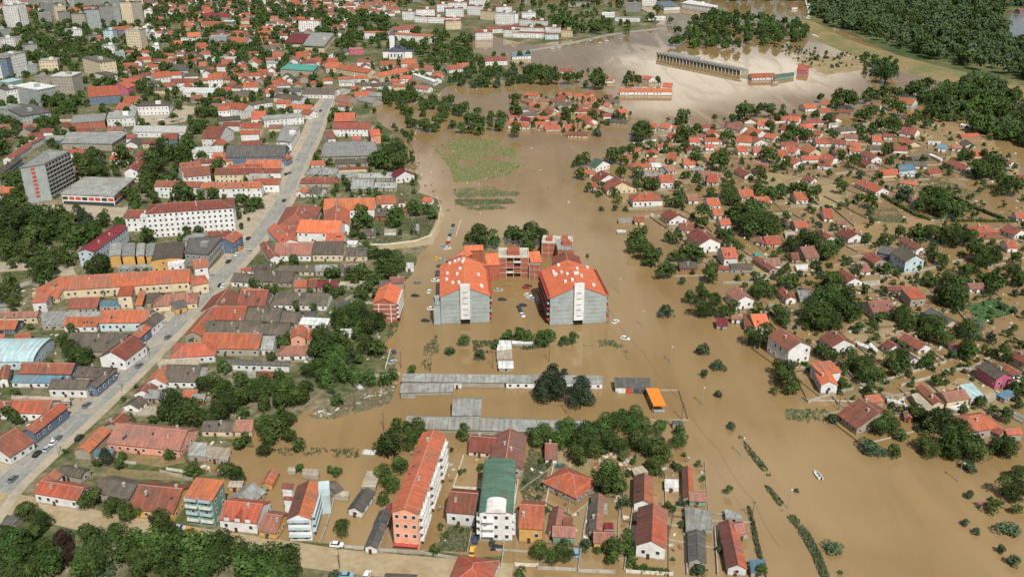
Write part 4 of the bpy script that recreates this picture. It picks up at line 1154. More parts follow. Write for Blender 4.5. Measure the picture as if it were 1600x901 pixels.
struct(obj('river', mesh('river', [tuple(at(x, y, .2)) for x, y in [(1572, 22), (1760, 40), (1760, 128), (1600, 78), (1586, 66), (1574, 48)]], [(5, 4, 3, 2, 1, 0)], [mat('river_water', (.17, .17, .15), rough=.12, var=.05, spec=.5, coord='World')])))
dull_silt_a = mat('plot_silt_no_reflection', (.30, .195, .095), rough=.75, var=.16, scale=.05, col2=(.20, .155, .07), amt=.9, bscale=.4, coord='World', spec=.3)  # mud brown also stands in for garden water missing its sky reflection
dull_silt_b = mat('plot_mud_no_reflection', (.33, .24, .13), rough=.8, var=.14, scale=.07, col2=(.22, .19, .09), amt=.9, bscale=.5, coord='World', spec=.25)  # paler mud tone, again painting water without sky reflection
for n_, (m_, q_) in enumerate([(dull_silt_a, [(1045, 305), (1090, 300), (1130, 325), (1120, 350), (1060, 335)]), (dull_silt_b, [(1000, 240), (1060, 232), (1120, 250), (1150, 285), (1080, 290), (1010, 275)]), (dull_silt_a, [(1130, 200), (1230, 190), (1330, 215), (1340, 260), (1250, 262), (1150, 240)]),
    (dull_silt_b, [(1180, 270), (1280, 275), (1330, 300), (1310, 330), (1220, 320)]), (dull_silt_a, [(1250, 330), (1330, 345), (1390, 370), (1370, 400), (1290, 375)]), (dull_silt_b, [(1120, 395), (1200, 400), (1260, 420), (1230, 445), (1150, 425)]), (dull_silt_a, [(1290, 410), (1400, 415), (1430, 445), (1340, 455)]), (dull_silt_b, [(1320, 505), (1400, 500), (1460, 530), (1440, 560), (1370, 560), (1310, 530)]),
    (dull_silt_a, [(1430, 440), (1520, 450), (1500, 470), (1440, 475)]), (dull_silt_b, [(1410, 600), (1520, 590), (1580, 620), (1540, 660), (1440, 650)]), (dull_silt_a, [(1350, 190), (1470, 185), (1560, 215), (1550, 240), (1440, 230)]), (dull_silt_b, [(1480, 240), (1590, 250), (1600, 290), (1500, 280)]), (dull_silt_a, [(805, 160), (900, 155), (950, 180), (890, 205), (820, 195)]), (dull_silt_b, [(860, 700), (925, 700), (930, 760), (870, 760)]), (dull_silt_a, [(940, 705), (1060, 710), (1070, 760), (1050, 800), (950, 800)]), (dull_silt_b, [(1240, 90), (1330, 88), (1380, 105), (1290, 118)]), (dull_silt_a, [(1330, 350), (1420, 335), (1460, 352), (1400, 372)])]):
    sheet('garden_silt_no_reflection', q_, .02+.003*(n_ % 5), m_, 3.5, 5)  # silt sheets added to paint out the sky reflection between the houses
# ------------------------------------------------------------------ buildings
for key, (ox, oy, sc, txt) in TILES.items():
    for ln in txt.strip().split('\n'):
        t = ln.split(); k = t[0]; tag_ = ''
        if t[-1].startswith('@'): tag_ = t.pop()[1:]
        if k == 'T': nums = list(map(float, t[1:7])); pts = [(ox+nums[0]/sc, oy+nums[1]/sc), (ox+nums[2]/sc, oy+nums[3]/sc), (nums[5], 0)]; H = nums[4]; rest = t[7:]
        elif k == 'q': nums = list(map(float, t[1:10])); pts = [(ox+nums[i]/sc, oy+nums[i+1]/sc) for i in (0, 2, 4, 6)]; H = nums[8]; rest = t[10:]
        else: nums = list(map(float, t[1:8])); pts = [(ox+nums[i]/sc, oy+nums[i+1]/sc) for i in (0, 2, 4)]; H = nums[6]; rest = t[8:]
        building(k, pts, H, rest[0], rest[1], rest[2:], tag_)
exec_extra = True
# ---- details on the landmark buildings (frames: +x runs towards the second ridge point)
def name_it(tag_, nm, desc, cat=None):
    i = BLD[tag_]; i['root'].name = nm
    for T in THINGS:
        if T[0] is i['root']:
            T[4] = desc
            if cat: T[3] = cat; i['root']['category'] = cat
    if 'group' in i['root'] : del i['root']['group']
    return i
def balcony(root, x, y, z, w_, d_, side, m=None, rz=0):
    b = MB(); y1 = y+side*d_; ya, yb = sorted((y+side*.002, y1))
    b.box(x-w_/2, x+w_/2, ya, yb, z-.15, z)
    yo = (y1-.1, y1) if side > 0 else (y1, y1+.1)
    b.box(x-w_/2, x+w_/2, yo[0], yo[1], z+.002, z+1.0)
    yi = (ya, yo[0]-.002) if side > 0 else (yo[1]+.002, yb)
    b.box(x-w_/2, x-w_/2+.1, yi[0], yi[1], z+.002, z+1.0); b.box(x+w_/2-.1, x+w_/2, yi[0], yi[1], z+.002, z+1.0)
    b.build('balcony', [m or M('balcony_white')], root)
def dark_opening(root, x, y, z, w_, h_, side, axis='y'):
    b = MB()
    ya, yb = sorted((y+side*.05, y+side*.10))
    if axis == 'y': b.box(x-w_/2, x+w_/2, ya, yb, z, z+h_)
    else: b.box(ya, yb, x-w_/2, x+w_/2, z, z+h_)
    b.build('balcony_door', [M('glass_pane')], root)
i = name_it('pink', 'apartment_block', 'long salmon-pink five-storey block with red tiled roof and stacked white balconies')
for k in range(13):
    x = -i['L']/2+2.5+k*(i['L']-4)/12.5
    for r in range(4):
        if k in (3, 8): continue
        balcony(i['root'], x, i['W']/2-.35, 2.9+r*2.9, 2.6, 1.3, 1); dark_opening(i['root'], x, i['W']/2-.35, 3.0+r*2.9, 1.6, 2.0, 1)
MB().box(i['L']/2-.33, i['L']/2-.2, -i['W']/2+.8, i['W']/2-3.4, 1.2, 2.3).build('shop_sign_board', [M('balcony_white')], i['root'])
MB().box(i['L']/2-.33, i['L']/2+1.1, -i['W']/2+.4, i['W']/2-.4, 2.5, 2.7).build('awning', [M('balcony_red')], i['root'])
i = name_it('greenblock', 'apartment_block', 'white apartment block with curved dark green roof and stepped front balconies')
for r in range(3):
    for s_ in (-1, 1): balcony(i['root'], i['L']/2-1.6, s_*(i['W']/2-.35), 2.9+r*2.7, 2.6, 1.0, s_)
b = MB(); b.box(i['L']/2-.4, i['L']/2+1.4, -i['W']/2+1.2, -.5, 3, 3.15).box(i['L']/2-.4, i['L']/2+1.4, -i['W']/2+1.2, -.5, 5.8, 5.95).box(i['L']/2-.4, i['L']/2+1.4, -i['W']/2+1.2, -.5, 8.6, 8.75); b.build('balcony', [M('balcony_white')], i['root'])
b = MB(); K = 8
pr = [(i['W']*.3*math.cos(math.pi*q/K), i['H']+.6+1.6*math.sin(math.pi*q/K)) for q in range(K+1)]
b.add([(i['L']/2-6, y, z) for y, z in pr]+[(i['L']/2+.3, y, z) for y, z in pr], [tuple(range(K, -1, -1)), tuple(range(K+1, 2*K+2))]+[(q, q+1, K+2+q, K+1+q) for q in range(K)]); b.build('front_dormer', [M('balcony_white')], i['root'])
i = name_it('villa', 'villa', 'white and pale blue four-storey house with red roof and wraparound balconies', 'house')
for r in range(3):
    z = 2.8+r*2.8
    for s_ in (1,):
        balcony(i['root'], 0, i['W']/2-.35, z, i['L']*.8, 1.2, 1, wm('b'))
    bb = MB(); bb.box(i['L']/2-.34, i['L']/2+.9, -i['W']/2+.5, i['W']/2-.5, z-.15, z).box(i['L']/2+.8, i['L']/2+.9, -i['W']/2+.5, i['W']/2-.5, z+.002, z+.95); bb.build('front_balcony', [wm('b')], i['root'])
for s_, tg in ((1, 'greyA'), (-1, 'greyB')):
    i = name_it(tg, 'apartment_block', {'greyA': 'left grey gable-ended block with white stair tower and bright orange roof', 'greyB': 'right grey gable-ended block with white stair tower and bright orange roof'}[tg])
    hl = i['L']/2; rz = i['H']+i['slope']*i['W']/2
    b = MB(); b.box(hl-.34, hl+1.1, -2.3, 2.3, 3.0, rz+1.3); b.build('stair_tower', [wm('w')], i['root'])
    for r in range(5): MB().box(hl+1.1, hl+1.16, -1.2, 1.2, 5.2+r*2.9, 5.45+r*2.9).build('stair_window', [M('glass_pane')], i['root'])
    MB().box(hl-.33, hl-.22, -2.2, 2.2, .1, 2.99).build('passage_opening', [M('black_rubber')], i['root'])
    for _ in range(14):
        x = random.uniform(-hl*.95, hl*.75); yy = random.uniform(-.75, .75)*i['W']/2; z = i['H']+i['slope']*(i['W']/2-abs(yy))
        MB().box(x-.8, x+.8, yy-.6, yy+.6, z-.8, z+.9).build('roof_dormer', [wm('w')], i['root'])
    for k in range(12):
        x = -hl+2.5+k*(i['L']-4)/11.6
        for r in range(5):
            for sd_ in ((1, -1) if tg == 'greyB' else (1,)):
                balcony(i['root'], x, sd_*(i['W']/2-.35), 2.6+r*2.75, 2.8, 1.2, sd_, wm('s') if r % 2 else M('balcony_red')); dark_opening(i['root'], x, sd_*(i['W']/2-.35), 2.7+r*2.75, 2.0, 1.9, sd_)
    for k in range(7):
        z = 1.5+k*2.1
        MB().box(hl-.345, hl-.31, 3.2, i['W']/2-1.5, z, z+.06).box(hl-.345, hl-.31, -i['W']/2+1.5, -3.2, z, z+.06).build('panel_joint', [M('steel_dark')], i['root'])
i = name_it('brickwing', 'apartment_block', 'narrow bare brick block under construction with orange roof beside the flooded lane')
for r in range(4):
    MB().box(i['L']/2-.34, i['L']/2-.2, -i['W']/2+.4, i['W']/2-.4, 2.2+r*2.4, 2.45+r*2.4).build('floor_beam', [M('balcony_white')], i['root'])
    for k in range(6): balcony(i['root'], -i['L']/2+3+k*(i['L']-5)/5.2, i['W']/2-.35, 2.4+r*2.3, 2.4, 1.1, 1)
for y in (-.25, .25): MB().box(i['L']/2-.19, i['L']/2-.05, y*i['W']-.2, y*i['W']+.2, .1, 10).build('column', [M('balcony_white')], i['root'])
i = name_it('tower', 'tower_block', 'tall grey slab-shaped tower block with red stripes and a rooftop cabin', 'tower block')
A0 = i['P']; 
def face_pts(i):
    P = [Vector(p) for p in i['P']]; return P
P_ = face_pts(i); Rm = Matrix.Rotation(i['ang'], 2)
ed = []
for k in range(4):
    p, q = P_[k], P_[(k+1) % 4]; dd = (q-p).normalized(); nn = Vector((dd.y, -dd.x)); wn = Rm @ nn
    ed.append((p, q, dd, nn, wn))
fr = min(ed, key=lambda e: e[4].y); rt = max(ed, key=lambda e: e[4].x)
for r in range(8):
    z = 4+r*2.6; c = fr[0].lerp(fr[1], .48)+fr[3]*.1
    MB().obox(c, fr[2], 2.4, .3, z, z+1.5).build('red_panel', [M('balcony_red')], i['root'])
nb = int((rt[1]-rt[0]).length/3.4)
for r in range(8):
    for k in range(nb):
        c = rt[0].lerp(rt[1], (k+.5)/nb)+rt[3]*.45; z = 3+r*2.7
        MB().obox(c, rt[2], 2.9, .9, z, z+.15).obox(c+rt[3]*.4, rt[2], 2.9, .1, z+.16, z+1.0).build('balcony', [M('wall_concrete')], i['root'])
        MB().obox(rt[0].lerp(rt[1], (k+.5)/nb)+rt[3]*.03, rt[2], 2.3, .06, z+.2, z+2.2).build('balcony_door', [M('glass_pane')], i['root'])
i = name_it('exhib', 'exhibition_hall', 'low flat-roofed grey hall with red panel band next to tower block', 'hall'); P_ = face_pts(i); Rm = Matrix.Rotation(i['ang'], 2)
for k in range(4):
    p, q = P_[k], P_[(k+1) % 4]; dd = (q-p).normalized(); nn = Vector((dd.y, -dd.x)); wn = Rm @ nn
    if wn.y < .3 and wn.x > -.6:
        n_ = int((q-p).length/4)
        for j in range(n_):
            c = p.lerp(q, (j+.5)/n_)+nn*.06
            MB().obox(c, dd, 3.6, .12, 3.2, 5.2).build('red_panel', [M('balcony_red' if j % 3 else 'glass_pane')], i['root'])
        MB().obox(p.lerp(q, .5)+nn*.05, dd, (q-p).length-1, .1, .3, 2.2).build('shop_glazing', [M('glass_pane')], i['root'])
name_it('hotel', 'hotel_building', 'long white five-storey building with dull red roof facing the viewer', 'apartment building')
name_it('maroon', 'school_building', 'long white-gabled block with deep maroon metal roof running up the picture', 'apartment building')
name_it('arched', 'market_hall', 'pale icy-blue barrel-roofed hall with dark arched end wall', 'hall')
name_it('school', 'long_building', 'very long low building with continuous bright orange tiled roof', 'hall')
name_it('white3storey', 'house', 'big plain white three-storey house with red roof standing in flood water', 'house')
name_it('pinkhouse', 'house', 'raspberry-pink two-storey house with weathered brown roof', 'house')
name_it('bluehouse2', 'house', 'large pale blue villa with long weathered brown roof', 'house')
name_it('green4', 'house', 'mint-green four-storey house with sloping orange roof and glazed front', 'house')
i = BLD['green4']
for r in range(4):
    for s_ in (-1, 1):
        x0 = s_*i['L']*.24; b = MB(); sg_ = -1
        yy = min(p[1] for p in i['P']) if (Matrix.Rotation(i['ang'], 2) @ Vector((0, -1))).y < 0 else max(p[1] for p in i['P']); sd_ = -1 if yy < 0 else 1
        balcony(i['root'], x0, yy, 2.6+r*2.6, i['L']*.4, 1.1, sd_, wm('b') if r % 2 else M('balcony_white'))
name_it('corner', 'house', 'long white single-storey corner house with orange roof at street junction', 'house')
name_it('redlong', 'long_building', 'long low building with bright orange roof standing alone in lake-like flood', 'hall')
name_it('whitehall', 'warehouse', 'long white-roofed warehouse near the horizon', 'warehouse')
name_it('teal', 'hall', 'turquoise-roofed sports hall with pale wall', 'hall')
name_it('yellow', 'house', 'yellow-walled house with wide orange roof beside green-roofed block', 'house')
name_it('bighouse', 'house', 'biggest white gabled house in the bottom row, half brown half orange roof', 'house')
name_it('longbrown', 'house', 'long narrow house with brown tiled roof, last in the bottom row', 'house')
name_it('pyramid', 'house', 'square house with orange pyramid roof behind the yellow house', 'house')
name_it('shedA', 'long_shed', 'long grey-roofed shed half, left part of the upper grey shed row', 'shed')
name_it('shedA2', 'long_shed', 'white-walled grey shed, right part of upper grey shed row', 'shed')
name_it('shedB', 'long_shed', 'very long low grey shed behind the riverside trees and pink block', 'shed')
name_it('shedC', 'kiosk_building', 'dark-roofed low building with red and white doors beside orange canopy', 'shed')
name_it('saw', 'factory', 'dark-vaulted yellow factory bay, widest of the sawtooth row', 'factory')
i = BLD['dormers']
for k in range(3):                                              # three gabled dormers towards the street
    x = (k-1)*i['L']*.27; sd_ = -1 if (Matrix.Rotation(i['ang'], 2) @ Vector((0, -1))).y < 0 else 1; y0 = sd_*i['W']*.5; y1 = sd_*i['W']*.12
    b = MB(); b.add([(x-1.6, y0, i['H']+.2), (x+1.6, y0, i['H']+.2), (x, y0, i['H']+2.2), (x-1.6, y1, i['H']+1), (x+1.6, y1, i['H']+1), (x, y1, i['H']+2.4)], [(0, 1, 2), (0, 2, 5, 3), (1, 4, 5, 2), (3, 5, 4), (0, 3, 4, 1)]); b.build('dormer', [rm('o')], i['root'])
    MB().box(x-.9, x+.9, min(y0, y0+sd_*.1), max(y0, y0+sd_*.1), i['H']-.1, i['H']+1.1).build('dormer_wall', [wm('w')], i['root'])
# unfinished brick-and-concrete blocks
def frame_block(px0, px1, depth, floors, label, roof_open, fh=2.9):
    A, B = at(*px0), at(*px1); d = (B-A); L = d.length; d.normalize(); ang = math.atan2(d.y, d.x)
    r = bpy.data.objects.new('unfinished_block', None); C.objects.link(r); r.location = A; r.rotation_euler = (0, 0, ang)
    nb = max(2, round(L/4.2))
    for f_ in range(floors):
        z = (f_+1)*fh; ins = 2.2 if (f_ == floors-1 and roof_open) else 0
        MB().box(0, L, 0, depth, z-.25, z).build('floor_slab', [M('wall_concrete')], r)
        for k in range(nb+1):
            x = .2+(L-.4)*k/nb; MB().box(x-.17, x+.17, .1, .45, z-fh+.001, z-.251).build('column', [M('wall_concrete')], r)
        for k in range(nb):
            x0, x1 = .2+(L-.4)*k/nb+.2, .2+(L-.4)*(k+1)/nb-.2
            if k in (0, nb-1) or (k+f_) % 3 == 0: MB().box(x0, x1, .15, .35, z-fh+.002, z-.9 if k not in (0, nb-1) else z-.26).build('brick_infill', [wm('k')], r)
            else: MB().box(x0, x1, .12, .2, z-fh+.002, z-fh+.9).build('balcony_front', [wm('k') if random.random() < .6 else M('balcony_white')], r)
        MB().box(.3, L-.3, 2.4, 2.6, z-fh+.002, z-.26).build('back_wall', [wm('k')], r)
        MB().box(0.05, .3, .5, depth-.2, z-fh+.002, z-.26).build('side_wall', [wm('k')], r); MB().box(L-.3, L-.05, .5, depth-.2, z-fh+.002, z-.26).build('side_wall', [wm('k')], r)
    z = floors*fh
    if roof_open:
        b = MB(); b.box(0, L, 0, .3, z+.001, z+.9).box(0, .3, .302, depth-.302, z+.001, z+.9).box(L-.3, L, .302, depth-.302, z+.001, z+.9).box(0, L, depth-.3, depth, z+.001, z+.9); b.build('parapet', [M('pale_slab')], r)
        MB().box(L*.3, L*.7, 3, depth-2, z+.002, z+2.2).build('roof_cabin', [wm('k')], r)
    reg(r, pix((A.x, A.y, z)), label, 'building', None, label); FOOT.append((A.x+d.x*L/2, A.y+depth/2, ang, L/2, depth/2)); return r, L, ang
frame_block((779, 434), (826, 434), 12, 4, 'open brick-and-concrete middle block with pale flat roof, still unfinished', True)
frame_block((768, 437), (779.5, 436.5), 9, 3, 'narrow open brick bay joining left grey block to the unfinished middle', False)
frame_block((826.5, 436.5), (844, 437), 9, 3, 'narrow open brick bay joining unfinished middle to right grey block', False)
frame_block((846, 402), (868, 403), 10, 3, 'small bare brick tower behind the right grey block, roofless', True)
frame_block((870, 392), (895, 392), 6, 2, 'low ruinous brick shell farthest back behind the right grey block', True)
def slab_roof(px, H, rk, lab):
    building('s', px, H, rk, 'k', ['N', '/.35'], '')
    THINGS[-1][4] = lab
slab_roof([(757, 396), (778, 395), (768, 414)], 9.4, 'O', 'orange lean-to roof between left grey block and unfinished middle')
slab_roof([(825, 393), (843, 392), (834, 410)], 9.4, 'O', 'orange lean-to roof between unfinished middle and right grey block')
# orange canopy
def canopy():
    pts = [(1008.7, 606.8), (1028.5, 607), (1041, 634.5), (1021, 634.5)]; H = 3.2; P = [at(x, y, H) for x, y in pts]; c = sum(P, Vector())/4; c.z = 0
    r = bpy.data.objects.new('petrol_canopy', None); C.objects.link(r); r.location = c; Lp = [(p-c) for p in P]
    MB().prism([(p.x, p.y) for p in Lp][::-1], H, H+.35).build('canopy_roof', [mat('orange_paint', (.75, .23, .025), rough=.4, var=.03, amt=.1)], r)
    for a, b_ in ((0, 3), (1, 2)):
        for t in (.06, .35, .65, .94):
            q = Lp[a].lerp(Lp[b_], t)*.93; MB().tube((q.x, q.y, 0), (q.x, q.y, H-.002), .16, 8).build('post', [M('metal_post')], r)
    q0, q1 = Lp[3]*.96, Lp[2]*.96; m = (q0+q1)/2
    MB().obox((m.x, m.y), (q1-q0).xy, (q1-q0).length*.9, .4, 0, 1.5).build('counter_wall', [wm('s')], r)
    reg(r, (1025, 620), '', 'canopy', None, 'bright orange flat canopy on posts standing in flood water'); FOOT.append((c.x, c.y, 0, 4, 6))
canopy()
i = BLD['shedC']; yy = [p[1] for p in i['P']]; sd_ = -1 if (Matrix.Rotation(i['ang'], 2) @ Vector((0, -1))).y < 0 else 1; y0 = (min(yy) if sd_ < 0 else max(yy))
for k, mm_ in enumerate(('balcony_white', 'balcony_red', 'steel_dark', 'steel_dark')):
    x = -i['L']/2+1.5+(k+.5)*(i['L']-3)/4; MB().box(x-(i['L']-3)/8.4, x+(i['L']-3)/8.4, *sorted((y0+sd_*.02, y0+sd_*.14)), .1, 2.3).build('roller_door', [M(mm_)], i['root'])
def church():
    o = at(620, 93.5); r = bpy.data.objects.new('church', None); C.objects.link(r); r.location = o
    wmat = wm('w'); km = mat('dark_lead', (.06, .07, .09), rough=.5)
    MB().box(-9, 9, 0, 26, 0, 9).build('nave', [wmat], r)
    b = MB(); b.add([(-9.6, -.5, 9.02), (9.6, -.5, 9.02), (9.6, 26.5, 9.02), (-9.6, 26.5, 9.02), (0, 3, 13), (0, 23, 13)], [(0, 1, 4), (1, 2, 5, 4), (2, 3, 5), (3, 0, 4, 5), (3, 2, 1, 0)]); b.build('roof', [km], r)
    MB().box(9.01, 17, 8, 18, 0, 8).box(-17, -9.01, 8, 18, 0, 8).build('transept', [wmat], r)
    MB().box(9.02, 17.4, 7.6, 18.4, 8.01, 8.7).box(-17.4, -9.02, 7.6, 18.4, 8.01, 8.7).build('transept_roof', [km], r)
    MB().box(-11, -5, 26.52, 33, 0, 24).build('tower', [wmat], r)
    b = MB(); b.add([(-11.4, 26.1, 24.01), (-4.6, 26.1, 24.01), (-4.6, 33.4, 24.01), (-11.4, 33.4, 24.01), (-8, 29.7, 31)], [(0, 1, 4), (1, 2, 4), (2, 3, 4), (3, 0, 4), (3, 2, 1, 0)]); b.build('spire', [km], r)
    K = 10; dm = MB(); prev = None; vv = []; ff = []
    for a in range(5):
        for q in range(K): t = 2*math.pi*q/K; e = a/4*math.pi/2; vv.append((4*math.cos(e)*math.cos(t), 13+4*math.cos(e)*math.sin(t), 13.2+4*math.sin(e)))
    for a in range(4):
        for q in range(K): ff.append((a*K+q, a*K+(q+1) % K, (a+1)*K+(q+1) % K, (a+1)*K+q))
    dm.add(vv, ff); dm.build('dome', [km], r)
    b = MB()
    for x in (-6, -2, 2, 6): b.box(x-.7, x+.7, -.12, -.003, 3, 6.5)
    b.build('windows', [M('glass_pane')], r, stuff=True)
    reg(r, (620, 75), '', 'church', None, 'white church with dark roof and pointed bell tower among trees'); FOOT.append((o.x, o.y+15, 0, 18, 20))
church()
def grandstand():
    A, B = at(1026, 91), at(1157, 118); d = B-A; L = d.length; d.normalize(); ang = math.atan2(d.y, d.x)
    r = bpy.data.objects.new('grandstand', None); C.objects.link(r); r.location = A; r.rotation_euler = (0, 0, ang); n = 24
    st = MB()
    for k in range(8): st.box(0, L, 1+k*1.5, 1+(k+1)*1.5-.002, 0, 1.6+k*.55)
    st.build('seating_tiers', [M('wall_concrete')], r)
    for k in range(n+1):
        x = .4+(L-.8)*k/n; MB().box(x-.3, x+.3, -.6, .9, 0, 6.2).build('column', [M('pale_slab')], r)
        if k < n: MB().box(x+.5, x+L/n-.5, -.2, .2, 2.2, 4.8).build('wall_panel', [M('steel_dark')], r)
    MB().box(-.3, L+.3, -1, 3.4, 6.21, 6.7).build('roof_slab', [rm('s')], r)
    MB().box(0, L*.36, 13.1, 24, 0, 5.4).build('rear_block', [rm('s')], r)
    reg(r, pix((A.x+L/2, A.y, 4)), '', 'grandstand', None, 'long concrete grandstand with columns rising from the flooded stadium')
    FOOT.append((A.x+d.x*L/2, A.y+d.y*L/2, ang, L/2, 14))
grandstand()

# rows of small houses filling the far quarters, too many and too small to pick apart
def distant(polys, label):
    b = MB(); ms = [rm('o'), rm('r'), rm('p'), rm('b'), wm('w'), wm('c'), wm('d')]
    for P, n, hmin, hmax in polys:
        W_ = [at(*q) for q in P]; X = [q.x for q in W_]; Y = [q.y for q in W_]; k = tr = 0
        while k < n and tr < n*30:
            tr += 1; x, y = random.uniform(min(X), max(X)), random.uniform(min(Y), max(Y))
            inside = False; m = len(W_)
            for i_ in range(m):
                a, c = W_[i_], W_[(i_+1) % m]
                if (a.y > y) != (c.y > y) and x < (c.x-a.x)*(y-a.y)/(c.y-a.y)+a.x: inside = not inside
            if not inside or any(abs(x-f[0]) < f[3]+7 and abs(y-f[1]) < max(f[3], f[4])+6 for f in FOOT): continue
            k += 1; an = random.choice((.1, .1, 1.67))+random.gauss(0, .12); L, w_ = random.uniform(9, 16), random.uniform(7.5, 10); H = random.uniform(hmin, hmax)
            ca, sa = math.cos(an), math.sin(an); T_ = lambda u, v_, z: (x+u*ca-v_*sa, y+u*sa+v_*ca, z)
            rz = H+w_*.26; l2, q2 = L/2, w_/2; wl_ = random.choice((4, 4, 4, 5, 6)); rf = random.choice((0, 0, 0, 1, 1, 2, 3))
            b.add([T_(-l2, -q2, 0), T_(l2, -q2, 0), T_(l2, q2, 0), T_(-l2, q2, 0), T_(-l2, -q2, H), T_(l2, -q2, H), T_(l2, q2, H), T_(-l2, q2, H), T_(-l2, 0, rz), T_(l2, 0, rz)], [(0, 1, 5, 4), (1, 2, 6, 9, 5), (2, 3, 7, 6), (3, 0, 4, 8, 7)], wl_)
            e, o2 = l2+.4, q2+.4; b.add([T_(-e, -o2, H-.1), T_(e, -o2, H-.1), T_(e, 0, rz+.15), T_(-e, 0, rz+.15), T_(e, o2, H-.1), T_(-e, o2, H-.1)], [(0, 1, 2, 3), (3, 2, 4, 5)], rf)
            FOOT.append((x, y, an, l2, q2))
    o = b.build('distant_houses', ms, stuff=True); o['label'] = label; o['category'] = 'houses'
distant([([(225, 2), (540, 2), (545, 60), (470, 95), (400, 100), (300, 90), (235, 60)], 190, 3.2, 6), ([(-150, -12), (560, -8), (560, 3), (-150, 4)], 160, 3.2, 7), ([(0, 5), (230, 5), (230, 20), (0, 25)], 50, 3.2, 6)], 'far quarter of small red-roofed houses towards the top edge')
distant([([(440, 5), (620, 8), (620, 26), (480, 20)], 45, 3.2, 6), ([(500, 110), (640, 105), (705, 110), (700, 128), (600, 145), (560, 150)], 40, 3, 4.5)], 'small houses among the trees near the church')
distant([([(300, 95), (400, 110), (460, 130), (440, 200), (400, 260), (330, 260), (340, 180)], 26, 3.2, 6), ([(200, 85), (400, 95), (520, 95), (520, 135), (400, 150), (260, 150), (200, 130)], 60, 3.2, 6), ([(0, 180), (60, 170), (250, 220), (240, 290), (130, 300), (0, 290)], 22, 3, 5)], 'small houses tucked between main street buildings')
distant([([(800, 150), (950, 150), (975, 190), (880, 210), (800, 198)], 26, 1.4, 2.4), ([(980, 240), (1180, 175), (1480, 185), (1560, 260), (1480, 290), (1200, 250), (1000, 290)], 34, 1.6, 2.6)], 'half-drowned outbuildings between the flooded houses')

def merge_small_houses(limit):
    hs = [T for T in THINGS if T[3] == 'house' and not T[4]]; hs.sort(key=lambda T: -T[0]['size_px']); extra = hs[limit-12:]
    b = MB(); ms = []; bpy.context.view_layer.update()
    for T in extra:
        kids = [c for c in T[0].children_recursive]
        for c in kids:
            if c.type != 'MESH': continue
            mw = c.matrix_world.copy(); me = c.data; base = len(b.v); b.v += [tuple(mw @ v_.co) for v_ in me.vertices]; idx = []
            for m_ in me.materials:
                if m_ not in ms: ms.append(m_)
                idx.append(ms.index(m_))
            for pl in me.polygons: b.f.append(tuple(base+q for q in pl.vertices)); b.mi.append(idx[pl.material_index])
        for c in kids: bpy.data.objects.remove(c)
        THINGS.remove(T); bpy.data.objects.remove(T[0])
    o = b.build('distant_houses', ms, stuff=True); o['label'] = 'smallest houses of the far and flooded quarters seen together'; o['category'] = 'houses'
merge_small_houses(300)
for T in THINGS:
    if 'size_px' in T[0]: del T[0]['size_px']
# ------------------------------------------------------------------ vegetation
def blocked(x, y, m=0.0):
    for (cx_, cy_, a, hl, hw) in FOOT:
        dx_, dy_ = x-cx_, y-cy_
        if abs(dx_) > hl+hw+m or abs(dy_) > hl+hw+m: continue
        u_ = dx_*math.cos(a)+dy_*math.sin(a); v_ = -dx_*math.sin(a)+dy_*math.cos(a)
        if abs(u_) < hl+m and abs(v_) < hw+m: return True
    return False
ROADP = [at(*q) for q in ST]
def on_road(x, y, m):
    p = Vector((x, y, 0))
    for i in range(len(ROADP)-1):
        a, b = ROADP[i], ROADP[i+1]; t = max(0, min(1, (p-a).dot(b-a)/(b-a).length_squared))
        if (a+(b-a)*t-p).length < m: return True
    return False
def crown_arrays(nq, seed, kind, hgt=1.0):
    """leaf clumps on a lumpy crown of radius about 1, base at z=0, as (verts, faces)"""
    r_ = np.random.default_rng(seed)
    nl = 9 if nq > 300 else 6
    if kind == 'c':
        a = r_.uniform(0, 6.283, nl); hh = np.linspace(.3, 1.45, nl); rr = .45*(1-hh/1.9); lob = np.stack([np.cos(a)*rr, np.sin(a)*rr, hh], 1); lr = np.linspace(.62, .34, nl)
    else:
        a = r_.uniform(0, 6.283, nl); rr = r_.uniform(.25, .62, nl); lob = np.stack([np.cos(a)*rr, np.sin(a)*rr, r_.uniform(.3, 1.25, nl)*hgt], 1); lob[0] = (0, 0, 1.2*hgt); lr = r_.uniform(.30, .60, nl); lr[0] = .6
    idx = r_.choice(nl, nq, p=lr**2/np.sum(lr**2)); d = r_.normal(size=(nq, 3)); d /= np.linalg.norm(d, axis=1)[:, None]; d[:, 2] = np.where(d[:, 2] < -.35, -d[:, 2], d[:, 2])
    p = lob[idx]+d*(lr[idx]*r_.uniform(.72, 1.08, nq))[:, None]
    nrm = d+r_.normal(scale=.45, size=(nq, 3)); nrm /= np.linalg.norm(nrm, axis=1)[:, None]
    up = r_.normal(size=(nq, 3)); t1 = np.cross(nrm, up); t1 /= np.linalg.norm(t1, axis=1)[:, None]; t2 = np.cross(nrm, t1)
    s = (r_.uniform(.55, 1.15, nq)*(1.55/math.sqrt(nq))*1.55)[:, None]
    v = np.stack([p-t1*s-t2*s*.7, p+t1*s-t2*s*.6, p+t1*s*.8+t2*s*.7, p-t1*s*.7+t2*s*.8], 1).reshape(-1, 3)
    return v, nq
def quads_mesh(name, v, mats):
    me = bpy.data.meshes.new(name); n = len(v)//4
    me.vertices.add(len(v)); me.vertices.foreach_set('co', np.asarray(v, dtype=np.float32).ravel())
    me.loops.add(4*n); me.loops.foreach_set('vertex_index', np.arange(4*n, dtype=np.int32))
    me.polygons.add(n); me.polygons.foreach_set('loop_start', np.arange(0, 4*n, 4, dtype=np.int32)); me.polygons.foreach_set('loop_total', np.full(n, 4, dtype=np.int32))
    for m in mats: me.materials.append(m)
    me.update(calc_edges=True); me.validate(); return me
